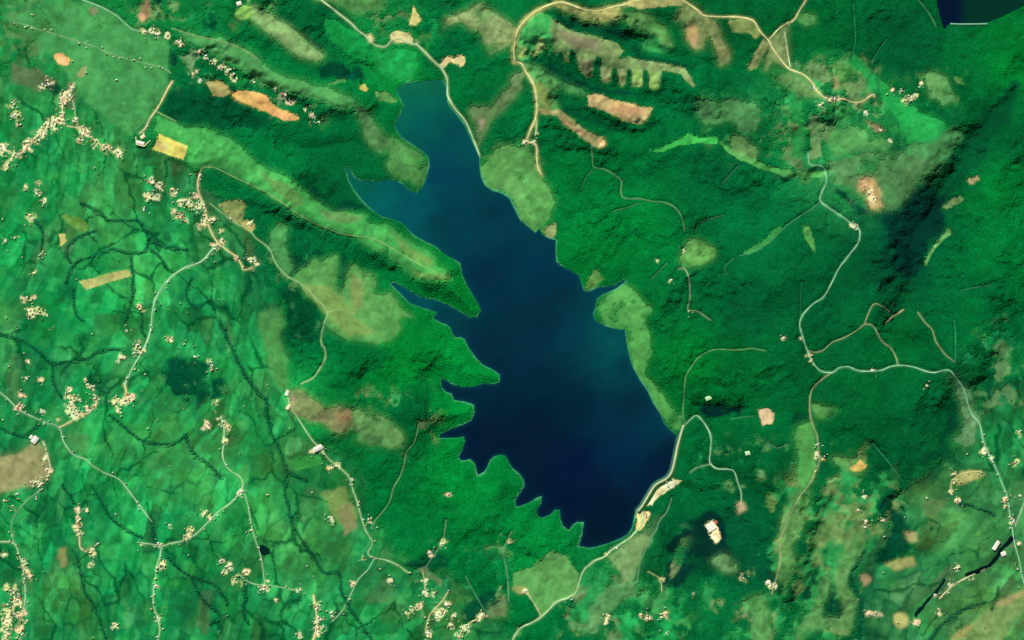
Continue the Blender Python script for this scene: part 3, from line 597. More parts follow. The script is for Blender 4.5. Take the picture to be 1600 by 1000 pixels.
# ------------------------------------------------------------------ traced layout: roads
PALE, CREAM, GREYG, TRACK = (196,214,150), (240,230,160), (130,186,136), (120,160,104)
ROADS = [  # points, width in map units, colour, name, words
 ([(496,-8),(502,0),(515,10),(530,22),(548,36),(560,48),(572,57),(580,66),(590,72),(602,73),(610,65),(620,61),(632,63),(645,69),(652,70),(665,82),(675,93),(688,105),(695,115),(699,127),(699,145),(702,155),(712,171),(725,186),(735,206),(744,229),(749,242)], 4.2, PALE, 'road', 'pale winding road passing the head of the lake'),
 ([(804,97),(803,80),(805,65),(808,50),(815,38),(825,28),(838,18),(855,9),(875,4),(890,7),(905,13),(920,17),(940,17),(955,12),(970,9),(985,5),(1000,1),(1018,-6)], 8.0, (216,212,126), 'road', 'yellowish horseshoe road at the top edge'),
 ([(1062,-2),(1080,10),(1090,17),(1100,25),(1125,27),(1145,27),(1165,29),(1178,35),(1187,50),(1200,64),(1206,76),(1218,92),(1230,107),(1241,112),(1255,118),(1268,130),(1275,142),(1285,152),(1300,158),(1315,155),(1330,160),(1345,160),(1362,148),(1366,152)], 5.0, (196,196,122), 'road', 'sandy ridge road along the north-eastern plateau'),
 ([(1201,62),(1215,47),(1228,38),(1240,32),(1250,15),(1264,-8)], 3.6, (200,196,130), 'road', 'branch road running up to the top edge'),
 ([(1225,50),(1228,70),(1231,90),(1234,106)], 3, PALE, 'dirt_track', 'short pale track closing the plateau road fork'),
 ([(804,97),(815,100),(822,113),(830,125),(836,140),(838,155),(839,170),(836,187),(830,200),(825,213),(823,222),(831,223),(838,228),(839,245),(840,260),(846,273)], 6.0, (222,218,136), 'road', 'cream road dropping south from the horseshoe'),
 ([(838,187),(838,200),(836,212)], 2.6, PALE, 'dirt_track', 'short pale spur beside the cream road'),
 ([(924,229),(926,250),(928,261),(945,265),(960,274),(971,283),(970,300),(976,310),(1000,311),(1020,315),(1040,317),(1055,325),(1065,340),(1070,362)], 2.6, (92,150,92), 'dirt_track', 'faint green track winding through the woods east of the lake'),
 ([(1060,420),(1070,420),(1077,438),(1078,465),(1075,484),(1090,487),(1110,500)], 2.4, (130,158,108), 'dirt_track', 'dull track going south from the yellow green farm clearing'),
 ([(1262,238),(1265,257),(1280,259),(1288,265),(1291,285),(1285,298),(1281,312),(1290,322),(1310,335),(1325,346),(1336,354),(1343,361),(1340,380),(1325,400),(1310,420),(1300,440),(1287,463),(1270,475),(1255,490),(1250,500),(1249,510),(1253,525),(1260,545),(1265,558),(1272,570),(1283,580),(1300,582),(1310,575),(1325,573),(1340,579),(1360,580),(1378,578),(1390,573),(1405,571),(1425,573),(1455,582),(1480,578),(1492,590),(1505,608),(1513,635),(1520,650),(1530,662),(1535,685),(1541,702),(1550,720),(1559,740),(1565,755),(1573,775),(1577,800),(1581,825),(1585,850),(1592,875),(1598,905),(1608,930)], 3.8, (112,186,128), 'road', 'long pale main road winding down the eastern side'),
 ([(1300,582),(1285,592),(1270,606),(1265,625),(1266,650),(1270,665),(1276,680),(1278,700),(1280,722),(1270,745),(1262,760),(1250,775),(1236,800),(1228,820),(1220,845),(1218,880),(1212,905),(1206,928)], 3.0, (150,164,106), 'dirt_track', 'tan lane leading south from the eastern road bend'),
 ([(1267,552),(1285,548),(1300,535),(1320,527),(1340,515),(1350,507),(1362,508),(1370,520),(1377,533),(1392,545),(1399,558),(1402,571)], 2.8, (140,162,108), 'dirt_track', 'loop lane north of the eastern road'),
 ([(1350,507),(1356,490),(1365,475),(1378,479),(1391,488)], 2.4, (150,160,110), 'dirt_track', 'hooked spur of the loop lane'),
 ([(1384,504),(1398,493),(1412,484)], 3.2, (176,166,116), 'dirt_track', 'short brown spur above the loop lane'),
 ([(1434,488),(1445,504),(1456,516),(1462,535),(1475,553),(1490,566)], 2.8, (130,150,100), 'dirt_track', 'dull lane meeting the eastern road from the north'),
 ([(1490,500),(1492,530),(1491,565)], 1.8, (40,140,80), 'dirt_track', 'thin green track meeting the eastern road'),
 ([(1068,667),(1080,655),(1090,650),(1105,668),(1111,685),(1110,705),(1109,722),(1120,732),(1145,735),(1152,752),(1158,770),(1158,786)], 3.0, (136,192,136), 'road', 'pale green road stepping away south-east from the dam'),
 ([(1070,665),(1067,640),(1069,615),(1071,590),(1077,578),(1088,562),(1100,553),(1120,546),(1150,547),(1175,545),(1196,548)], 2.2, (92,156,86), 'dirt_track', 'thin green lane running north from the dam'),
 ([(996,800),(1004,808),(1003,820),(996,828),(985,840),(970,850),(955,860),(945,870),(930,876),(918,885),(910,895),(905,910),(900,925),(890,933),(870,940),(860,950),(845,964),(830,973),(815,980),(805,992),(798,1008)], 4.0, (176,204,136), 'road', 'pale road from the dam to the bottom edge'),
 ([(846,963),(836,945),(822,924)], 2.6, (190,196,130), 'dirt_track', 'farm drive into the large olive field'),
 ([(1110,726),(1098,728),(1088,732),(1078,738)], 3, (110,160,110), 'dirt_track', 'stub track between the dam and the stepping road'),
 ([(1045,745),(1056,752)], 2.5, CREAM, 'dirt_track', 'tiny service track on the dam apron'),
 ([(1050,778),(1042,800),(1030,815),(1026,828),(1018,840),(1008,862),(1000,880),(996,905),(990,915)], 2.6, (96,150,100), 'dirt_track', 'faint service track down the valley below the dam'),
 ([(1012,893),(1028,902),(1033,910),(1034,925)], 3, (170,196,120), 'dirt_track', 'yellow green lane in the woods below the dam'),
 ([(116,131),(106,148),(98,160),(98,186),(80,191),(65,205),(50,221),(35,238),(20,246),(8,262)], 4.2, (222,214,150), 'road', 'cream village street in the upper left'),
 ([(100,190),(105,197),(125,201),(140,212),(160,228),(172,235),(188,240)], 3.2, (190,200,136), 'road', 'village lane leading east from the upper left street'),
 ([(113,152),(117,170),(119,188)], 2.4, (190,210,150), 'dirt_track', 'short side lane of the upper left village'),
 ([(-10,240),(10,236),(28,244)], 3, (200,206,150), 'road', 'village street stub on the left edge'),
 ([(22,34),(50,43),(75,50),(100,58),(130,67),(160,78),(190,90),(220,98),(255,107),(267,114)], 2.4, (130,186,120), 'dirt_track', 'straight pale track across the upper left meadow'),
 ([(114,-6),(140,4),(160,12),(180,23),(195,36),(207,46),(222,50)], 2.8, (130,190,130), 'road', 'pale road skirting the upper left meadow'),
 ([(270,127),(262,140),(253,158),(245,172),(235,186),(228,200),(220,208)], 4.0, (226,220,146), 'road', 'cream road down to the walled farm compound'),
 ([(312,272),(309,288),(312,305),(320,325),(325,350),(334,370),(341,380)], 4.4, (240,220,150), 'road', 'bright street through the western village'),
 ([(341,380),(330,392),(318,406),(305,413),(290,418),(275,427),(260,441),(250,455),(242,470),(238,490),(237,505),(233,525),(225,545),(210,570),(200,590),(195,602)], 4.0, (170,232,168), 'road', 'pale curving road south-west of the village fork'),
 ([(341,380),(355,391),(370,402),(378,415),(382,422),(395,418)], 3.8, (226,214,140), 'road', 'short cream road south-east of the village fork'),
 ([(328,318),(350,335),(370,350),(388,358),(400,372),(420,388),(428,405),(435,417),(450,432),(465,440),(480,450),(492,464),(505,478),(512,490),(508,502),(503,520),(502,535),(508,545),(508,560),(500,575),(490,590),(470,600)], 3.0, (146,190,120), 'dirt_track', 'pale lane from the western village past the star-shaped meadow'),
 ([(515,488),(530,484),(545,488),(556,490)], 2.4, (150,190,110), 'dirt_track', 'yellowish footpath across the star-shaped meadow'),
 ([(195,600),(198,615),(194,626),(180,630),(186,640)], 4, (240,220,150), 'road', 'bright loop street in the lower western hamlet'),
 ([(150,622),(150,632),(138,645),(125,650),(105,662),(92,668)], 4, (226,214,150), 'road', 'bright street through the lower western village'),
 ([(-8,606),(15,625),(30,640),(60,655),(85,664),(94,670),(100,690),(115,710),(135,718),(143,726),(160,737),(185,748),(200,765),(215,785),(230,805),(238,815)], 3.0, (150,190,140), 'road', 'pale lane from the left edge through the lower western fields'),
 ([(345,650),(350,670),(350,690),(348,710),(352,725),(360,735),(375,745),(380,757),(375,770),(360,786),(340,801),(325,816),(305,835),(285,845),(265,850),(253,855),(250,870),(245,885),(243,905),(240,925),(240,945),(246,965),(250,985),(244,1008)], 3.2, (166,212,146), 'road', 'pale country road swinging through the southern fields'),
 ([(380,765),(388,790),(393,820),(400,845),(408,870),(413,905),(415,916)], 2.6, (146,196,130), 'road', 'lane dropping south from the country road past the pond'),
 ([(372,895),(384,906),(400,913),(430,916),(462,921)], 2.4, (150,200,140), 'road', 'straight short lane between two southern hamlets'),
 ([(220,848),(238,850),(252,852)], 2.6, (170,200,150), 'dirt_track', 'short lane west of the country road junction'),
 ([(449,610),(453,632),(470,660),(480,676),(490,690),(500,700),(515,718),(530,730),(545,745),(550,760),(555,775),(560,790),(565,810),(572,830),(582,848),(575,864),(585,872),(600,874),(620,882),(637,894)], 3.2, (160,196,126), 'road', 'pale road along the edge of the woods in the south'),
 ([(585,872),(575,890),(560,905),(550,925),(540,945),(530,960),(519,970)], 2.8, (140,200,140), 'road', 'pale green lane running south-west from the junction'),
 ([(656,658),(648,690),(636,706),(632,725),(625,745),(615,762),(610,782),(604,792),(586,814),(580,826)], 2.2, (120,176,110), 'dirt_track', 'thin track down the wooded slope in the south'),
 ([(-8,846),(15,847),(25,852),(30,866),(35,882),(38,900),(40,930),(36,960)], 3.2, (190,204,150), 'road', 'village street on the lower left edge'),
 ([(66,764),(45,780),(26,800),(18,820),(20,840),(24,850)], 2.8, (130,180,130), 'dirt_track', 'lane below the large tan field'),
 ([(68,690),(75,712),(79,735),(74,750)], 3.2, (210,206,160), 'road', 'pale lane beside the large tan field'),
 ([(124,793),(121,815),(124,838),(126,856),(136,862)], 3.2, (220,200,150), 'road', 'hamlet street in the lower left fields'),
 ([(488,1006),(496,975),(493,950),(490,930)], 4, (236,222,150), 'road', 'bright street of the southern village at the bottom edge'),
 ([(1546,884),(1530,893),(1515,900),(1490,914),(1468,934)], 3.2, (206,206,150), 'road', 'pale track beside the dark river'),
 ([(1602,780),(1594,800),(1586,822)], 3, (170,206,150), 'road', 'side road joining the main road near the right edge'),
 ([(1434,0),(1446,14),(1456,30),(1462,42)], 2, (60,130,80), 'dirt_track', 'thin track beside the upper right water'),
 ([(1333,6),(1336,60),(1333,85),(1350,106)], 2.2, (20,124,72), 'dirt_track', 'thin green track dropping from the top edge to the plateau'),
 ([(1364,160),(1372,136),(1362,104),(1372,80),(1386,62)], 2, (20,110,66), 'dirt_track', 'faint path above the vivid green valley fan'),
 ([(1362,692),(1374,706),(1388,722),(1400,738),(1410,752)], 2, (30,130,84), 'dirt_track', 'faint green path in the south-eastern woods'),
 ([(665,985),(672,960),(690,940),(700,925)], 3, (190,200,130), 'road', 'lane through the large southern village'),
 ([(660,890),(664,910),(666,930),(680,930)], 2.4, (200,200,140), 'road', 'side lane of the large southern village'),
 ([(714,1006),(722,985),(740,970),(762,962)], 3, (200,200,140), 'road', 'lane at the bottom edge east of the large southern village'),
 ([(800,830),(790,850),(787,865),(793,900),(795,940)], 2.4, (96,150,104), 'dirt_track', 'thin lane in the woods left of the large olive field'),
 ([(728,900),(735,915),(752,945),(764,962)], 1.8, (70,150,90), 'dirt_track', 'thin straight path in the southern woods'),
 ([(697,812),(695,830),(690,850),(676,870),(664,888)], 2.2, (110,156,104), 'dirt_track', 'forest track above the large southern village'),
 ([(320,262),(335,262),(370,279),(400,293),(420,303),(440,316),(462,332),(485,346),(510,357),(535,366),(560,370),(585,374),(605,384),(640,405),(680,425),(700,436)], 2.2, (140,192,104), 'dirt_track', 'pale path along the crest of the longest meadow'),
 ([(928,262),(916,278),(908,297)], 1.6, (60,132,80), 'dirt_track', 'faint forked path below the tan ridge knob'),
 ([(1087,364),(1090,352),(1100,345),(1116,340),(1132,336)], 1.6, (70,134,84), 'dirt_track', 'faint path above the yellow green farm clearing'),
 ([(955,331),(975,326),(1000,318)], 1.6, (66,134,74), 'dirt_track', 'faint side path of the winding green track'),
 ([(1018,436),(1030,424),(1042,412)], 1.6, (80,130,84), 'dirt_track', 'faint path left of the yellow green farm clearing'),
 ([(1155,400),(1180,392),(1205,376),(1230,352),(1262,330),(1280,318)], 1.8, (66,142,92), 'dirt_track', 'pale thread path on the eastern hillside to the road bend'),
 ([(1128,287),(1142,272),(1156,258)], 1.6, (60,130,84), 'dirt_track', 'short faint path below the valley-floor meadow'),
 ([(1136,430),(1132,418),(1146,404)], 1.6, (60,130,84), 'dirt_track', 'short faint path below the thin streak meadow'),
 ([(1486,768),(1486,754),(1496,744),(1512,738),(1532,736)], 3.0, (200,196,120), 'road', 'yellowish lane curving round the south-eastern hamlet'),
 ([(1352,958),(1366,958),(1378,962)], 2.4, (214,206,160), 'dirt_track', 'short white track by the tree-lined stream'),
 ([(1190,706),(1200,694),(1214,700),(1232,694)], 1.6, (84,150,100), 'dirt_track', 'faint crooked path left of the southern lane'),
 ([(1142,655),(1160,652),(1180,650)], 1.6, (60,130,84), 'dirt_track', 'faint path right of the lane top near the dam'),
 ([(1250,505),(1250,470),(1252,440)], 1.4, (30,110,64), 'dirt_track', 'thin dark green path north of the pink road bend'),
 ([(1500,455),(1520,450),(1546,446)], 1.6, (50,130,84), 'dirt_track', 'faint terrace path on the far eastern slope'),
 ([(312,272),(318,262),(330,262)], 2.6, (190,206,130), 'dirt_track', 'short link from the western village to the longest meadow'),
 ([(270,45),(300,55),(340,64),(375,76),(402,92)], 1.8, (150,180,110), 'dirt_track', 'thin path along the narrow ridge meadow'),
 ([(240,172),(256,180),(276,190)], 2.2, (150,196,110), 'dirt_track', 'short path to the head of the longest meadow'),
]
road_splines = []
roadm = np.zeros(X.shape, np.float32)
for pts, w, c, nm, words in ROADS:
    sp = spline(pts, 2.5)
    road_splines.append(sp)
    sl, d = line_dist([tuple(q) for q in sp[::2]] + [tuple(sp[-1])], 16, 1.0)
    m = np.exp(-(d / (w * 0.55)) ** 2) * 0.55 * np.clip(0.85 + 1.2 * grain[sl], 0.05, 1.2)
    roadm[sl] = np.maximum(roadm[sl], np.exp(-(d / w) ** 2))
    cc = srgb(c).astype(np.float32) * 0.85
    col[sl] = col[sl] * (1 - m[..., None]) + cc * m[..., None]
    forest[sl] *= sm(w * 0.5 + 1.2, w * 0.5 + 4.5, d)

# ------------------------------------------------------------------ traced layout: house clusters
# words for the place, points x,y,spread,count
CLUST = [
 ('in the upper left village along the cream street', [(112,138,5,2),(104,148,6,4),(98,160,6,4),(98,178,6,3),(92,190,8,4),(78,196,8,4),(66,206,8,4),(54,218,8,3),(44,230,7,2)]),
 ('on the lane east of the upper left village', [(118,190,4,2),(130,208,8,5),(128,218,6,2),(148,224,6,2),(165,232,6,3),(184,238,5,2)]),
 ('in the small cluster above the upper left village', [(68,134,4,2),(80,132,4,2),(74,124,3,1)]),
 ('in the left edge hamlet below the orange patch', [(22,165,6,3),(24,180,6,3),(30,192,5,1)]),
 ('in the village at the upper left edge', [(6,234,6,2),(22,244,7,3),(34,240,5,2),(10,262,6,1)]),
 ('in the white cluster west of the village fork', [(238,284,6,3),(248,292,6,3),(232,308,6,3),(246,306,5,2),(224,328,3,1)]),
 ('in the western village above the fork', [(272,300,5,2),(284,312,6,3),(298,318,6,3),(310,322,6,3),(305,306,4,1),(312,272,2,1)]),
 ('in the orange-roofed group beside the western village', [(272,332,4,2),(280,338,5,3),(288,343,4,1)]),
 ('beside the western village fork', [(316,350,6,3),(332,345,4,2),(318,340,5,1),(345,360,3,1),(336,384,6,3),(348,378,4,1)]),
 ('at the end of the short cream road', [(393,405,4,2),(400,412,4,1),(372,404,3,1),(392,350,3,1)]),
 ('in the roadside hamlet at the narrow ridge meadow', [(225,46,4,1),(238,46,4,2),(246,52,4,1),(262,56,4,1),(276,66,4,1),(284,68,4,1)]),
 ('in the long row below the narrow ridge meadow', [(312,82,3,2),(322,90,4,2),(333,97,4,2),(345,104,4,2),(356,110,4,2),(364,118,3,1),(370,124,3,1),(306,116,4,1),(312,124,3,1)]),
 ('in the pale line behind the orange field', [(430,140,3,1),(442,148,4,2),(452,158,4,1),(476,172,3,1),(487,180,4,2),(496,190,3,1),(396,128,2,1)]),
 ('in the scattered far western hamlets', [(60,287,3,1),(40,296,4,1),(60,304,4,2),(68,312,3,1),(48,340,4,2),(24,371,3,1),(10,376,3,1),(66,396,3,2),(52,427,4,1)]),
 ('in the hamlet left of the straw strip', [(42,468,6,2),(52,466,5,1),(50,488,8,3),(64,484,6,1),(72,492,3,1),(78,512,3,0)]),
 ('by the bend of the pale curving road', [(220,480,4,2),(228,486,3,0),(216,535,5,2),(222,545,5,2),(212,550,4,1),(190,560,5,2),(198,516,2,1)]),
 ('around the dark copse in the western fields', [(266,527,4,1),(250,536,2,0),(288,536,3,1),(304,558,2,1),(328,568,4,2),(332,576,4,1),(340,628,4,1),(338,640,3,0)]),
 ('in the lower western village', [(110,610,4,2),(114,622,6,4),(112,636,6,4),(118,646,6,3),(126,648,5,1),(136,640,5,2)]),
 ('in the upper end of the lower western village', [(138,598,3,1),(144,604,4,2),(148,620,4,2),(146,632,4,1)]),
 ('in the lower western hamlet on the loop street', [(200,618,4,2),(206,622,5,2),(194,628,5,2),(182,628,5,2),(188,642,3,1),(222,608,3,0)]),
 ('in the hamlet left of the lower western village', [(44,567,2,1),(62,596,4,1),(40,590,3,1),(34,616,4,1),(28,634,4,2),(66,642,3,2),(92,656,3,0)]),
 ('along the lane by the pale country road top', [(346,660,6,1),(356,666,5,1),(322,664,5,2),(352,686,4,1)]),
 ('beside the large tan ploughed field', [(76,735,4,2),(70,716,3,0),(60,756,6,3),(52,752,4,1),(26,770,2,1),(7,782,3,1),(18,792,3,1)]),
 ('in the street hamlet of the lower left fields', [(124,797,4,2),(122,810,4,2),(126,822,4,2),(124,834,4,2),(116,824,3,1),(136,798,2,1),(142,862,4,2),(150,852,4,1),(142,880,3,1)]),
 ('on the village street at the lower left edge', [(38,880,4,2),(40,892,4,2),(46,900,4,2),(8,866,3,1),(18,832,3,0)]),
 ('in the dense village in the lower left corner', [(16,922,8,4),(26,935,8,5),(10,950,8,4),(30,960,7,3),(14,972,8,4),(32,985,8,3),(10,990,8,4),(40,970,5,1)]),
 ('by the country road in the southern fields', [(220,850,3,1),(250,850,4,2),(290,840,5,2),(298,826,4,1),(322,802,4,2),(330,808,3,1),(376,770,4,2),(265,822,2,1),(254,880,5,2),(244,916,2,1),(247,965,3,1),(180,978,5,2)]),
 ('in the hamlets left of the straight short lane', [(358,884,5,3),(346,876,3,1),(350,894,4,1),(370,908,5,2),(385,895,4,2),(392,826,4,1),(390,836,3,0)]),
 ('at the junction of the straight short lane', [(415,916,5,3),(408,920,4,1),(430,938,3,1),(466,922,4,2),(462,912,3,0)]),
 ('in the southern village at the bottom edge', [(496,948,5,3),(500,968,6,4),(496,985,6,3),(504,980,5,1),(520,960,4,2),(466,990,4,1)]),
 ('beside the white barn at the woods edge', [(498,702,4,2),(508,724,4,0),(514,732,4,2),(526,728,4,1),(488,706,3,1)]),
 ('along the pale road at the woods edge', [(550,750,3,1),(560,788,3,1),(522,816,3,1),(516,806,3,1),(576,812,3,1),(568,872,4,1),(552,912,4,1)]),
 ('in the large southern village', [(610,908,4,2),(662,908,4,1),(666,928,5,3),(680,930,4,1),(642,952,5,2),(654,948,4,1),(636,958,4,1),(690,955,6,3),(684,964,5,2),(708,962,4,1),(698,945,5,1),(672,990,5,2),(668,998,4,1)]),
 ('at the bottom edge beside the southern village lane', [(724,982,6,3),(716,994,5,2),(732,976,4,1),(750,964,4,1),(706,978,3,1)]),
 ('in the clearing above the large southern village', [(674,864,4,1),(692,848,4,1),(702,840,3,0),(698,772,3,1),(795,846,3,1)]),
 ('in the valley below the dam', [(1012,966,5,3),(1002,964,4,1),(1036,962,6,3),(1042,990,3,2),(950,965,4,2),(946,974,3,0),(893,936,2,1),(1083,926,4,0),(1034,908,3,1),(1160,900,4,1),(822,924,3,1)]),
 ('at the two ends of the dam', [(1006,806,3,1),(1012,802,2,0),(946,870,3,1),(962,856,3,1),(1042,757,3,1)]),
 ('in the plateau hamlet by the vivid green valley', [(1394,140,3,1),(1406,142,3,1),(1412,158,4,2),(1420,154,5,3),(1428,150,3,1),(1436,134,3,1),(1376,204,2,1),(1390,220,3,0)]),
 ('along the sandy ridge road of the plateau', [(1272,136,3,1),(1294,156,4,2),(1282,164,3,2),(1305,154,3,1),(1230,40,3,0),(1352,176,3,1)]),
 ('around the orange earth scar', [(1358,300,4,2),(1364,312,4,1),(1350,290,4,1),(1336,353,3,2),(1328,350,2,0)]),
 ('at the pink road bend in the eastern woods', [(1264,554,3,2),(1270,562,3,1),(1224,528,2,1),(1365,580,2,1),(1448,604,2,1),(1248,531,3,0)]),
 ('in the lone farm of the eastern woods', [(1068,391,2,1),(1048,437,2,1),(1076,486,3,1),(1028,406,2,0)]),
 ('in the south-eastern hamlet left of the main road', [(1492,752,4,2),(1486,770,3,1),(1496,784,4,2),(1490,742,3,1),(1498,804,2,0)]),
 ('along the main road near the right edge', [(1536,706,4,2),(1546,716,3,1),(1572,780,3,2),(1570,792,3,1),(1580,814,4,2),(1586,722,4,2),(1594,676,3,1),(1596,774,4,1),(1592,850,3,1)]),
 ('along the tan lane in the south', [(1278,694,2,1),(1288,716,3,1),(1276,710,3,1),(1273,735,2,1),(1208,915,4,2),(1200,909,2,1),(1352,776,2,1)]),
 ('near the small pool in the south-east', [(1350,822,4,1),(1354,814,3,1),(1378,812,3,1),(1342,796,3,1),(1360,958,4,1),(1432,970,4,1),(1466,960,3,0)]),
 ('beside the pale track along the dark river', [(1494,887,4,2),(1515,904,3,1),(1484,916,4,2),(1460,930,2,1),(1466,952,2,1)]),
 ('on the spur of the cream southbound road', [(822,220,3,2),(834,222,3,1),(838,206,1,0)]),
]
YARDS = [(244,240,180), (250,232,172), (240,210,164), (224,240,176), (206,214,140)]
house_spots = []
yn = fbm(7, 333, 2, 0.8)
yard = np.zeros(X.shape, np.float32)
for ci, (words, sub) in enumerate(CLUST):
    for (hx, hy, spread, n) in sub:
        sl, d = line_dist([(hx, hy), (hx + 0.1, hy)], 30, 5.0)
        m = np.exp(-(d / (spread * 1.0 + 1.3)) ** 2) * min(0.95, 0.55 + 0.12 * n)
        m = sm(0.25, 0.80, m + 0.95 * yn[sl] - 0.02) * sm(0.02, 0.2, m) * 0.92
        cc = srgb(R.choice(YARDS)).astype(np.float32)
        col[sl] = col[sl] * (1 - m[..., None]) + cc * m[..., None]
        forest[sl] *= sm(spread + 1, spread + 6, d)
        yard[sl] = np.maximum(yard[sl], m)
        for k in range(n):
            for tr in range(30):
                a, r = R.uniform(0, 6.283), spread * math.sqrt(R.random())
                x, y = hx + r * math.cos(a), hy + r * math.sin(a)
                if all((x - q[0]) ** 2 + (y - q[1]) ** 2 > 22 for q in house_spots):
                    break
            house_spots.append((x, y, ci))

# hedgerows and tree-lined ditches of the farmland
HEDGES = [
 ([(128,318),(160,335),(172,345),(214,345),(228,360),(232,375)], 'dark tree-lined ditch winding through the far western fields'),
 ([(232,375),(255,384),(292,390)], 'dark hedge running east to the village fork fields'),
 ([(232,375),(226,392),(204,396),(176,390),(150,400),(122,408),(110,425),(104,441)], 'dark tree line above the straw strip field'),
 ([(205,402),(208,440),(206,470),(196,502)], 'dark hedge at the right end of the straw strip field'),
 ([(115,452),(118,488),(132,502)], 'short dark hedge at the left end of the straw strip field'),
 ([(55,345),(66,362),(66,402)], 'short dark hedge among the far western houses'),
 ([(-6,520),(40,535),(70,558),(82,568),(104,565),(140,560),(152,549),(192,545)], 'dark ditch crossing left to right above the lower western village'),
 ([(82,568),(84,600),(98,622)], 'dark branch hedge dropping to the lower western village'),
 ([(172,648),(210,680),(228,690),(262,694),(292,682)], 'dark ditch south-east of the lower western village'),
 ([(290,680),(302,706),(330,730),(346,746)], 'dark hedge meeting the pale country road'),
 ([(344,500),(368,556),(386,590),(402,612),(416,622)], 'long dark hedge running down the western field edge'),
 ([(416,622),(420,660),(428,686),(440,710),(450,736),(480,752)], 'dark ditch beside the road at the edge of the brown slope'),
 ([(450,736),(446,770),(456,810),(466,836),(490,870),(506,893),(530,896),(534,922),(546,950),(562,972),(584,1004)], 'longest dark ditch winding to the bottom edge'),
 ([(144,758),(160,785),(176,812),(202,829),(222,839)], 'dark ditch falling to the country road junction'),
 ([(236,806),(240,832),(241,846)], 'short dark hedge above the country road junction'),
 ([(262,870),(290,896),(332,913),(350,932),(356,946)], 'dark ditch south-east of the country road junction'),
 ([(120,866),(128,900),(135,930),(146,946),(160,980),(168,1006)], 'dark ditch descending from the street hamlet'),
 ([(98,760),(110,774),(116,786)], 'short dark hedge above the street hamlet'),
 ([(384,918),(381,960),(390,975)], 'short dark hedge south of the straight short lane'),
 ([(150,360),(120,372),(104,392),(112,410)], 'faint dark hedge round an ochre green field'),
 ([(236,390),(250,402),(262,420)], 'dark clump of hedge by the pale curving road'),
 ([(300,435),(290,460),(306,480),(330,470)], 'dark tree belt in the fields east of the curving road'),
 ([(0,668),(34,682),(50,672),(58,664)], 'dark hedge above the large tan ploughed field'),
 ([(300,905),(320,940),(345,960),(330,975)], 'dark hedge loop in the southern fields'),
 ([(1498,788),(1520,790),(1536,796),(1552,804)], 'dark hedge right of the south-eastern hamlet'),
 ([(1350,860),(1338,880),(1328,897),(1330,912),(1340,926),(1346,945),(1345,970),(1342,1003)], 'dark tree-lined stream curving to the bottom edge in the south-east'),
 ([(1550,952),(1558,930),(1560,918)], 'dark clump above the broad corner field'),
 ([(1452,1000),(1480,968),(1510,950),(1540,942)], 'dark tree belt beside the broad corner field'),
]
hedge_splines = []
for pts, words in HEDGES:
    sp = spline(pts, 3)
    hedge_splines.append(sp)
    sl, d = line_dist([tuple(q) for q in sp[::2]] + [tuple(sp[-1])], 14, 2.0)
    m = np.exp(-(d / (2.6 + 1.2 * grain2[sl])) ** 2) * 0.85
    col[sl] = col[sl] * (1 - m[..., None]) + srgb((0, 78, 50)).astype(np.float32) * m[..., None]
    forest[sl] *= sm(2, 6, d)

hedge_n = fbm(70, 611, 3, 0.6)
scrub_n = fbm(20, 612, 3, 0.7)
# pale drawdown rim of the lake: exposed silt and reeds
rim = np.exp(-((lake_d - 0.8) / np.clip(1.4 + 2.2 * grain2, 0.5, 4)) ** 2) * np.clip(0.62 + 0.6 * grain2, 0.0, 0.9)
col = col * (1 - rim[..., None]) + srgb((70, 160, 112)).astype(np.float32) * rim[..., None]
forest *= sm(0.8, 3.0, sdf)
# mottling of the vegetation itself (species, density)
mott = 1.05 + 0.30 * fbm(70, 71, 3, 0.6, False, 20 * W1, 20 * W2) + 0.30 * fbm(13, 72, 3, 0.75)
col *= np.clip(mott, 0.6, 1.5)[..., None]
col = np.clip(col, 0.0008, 0.88)

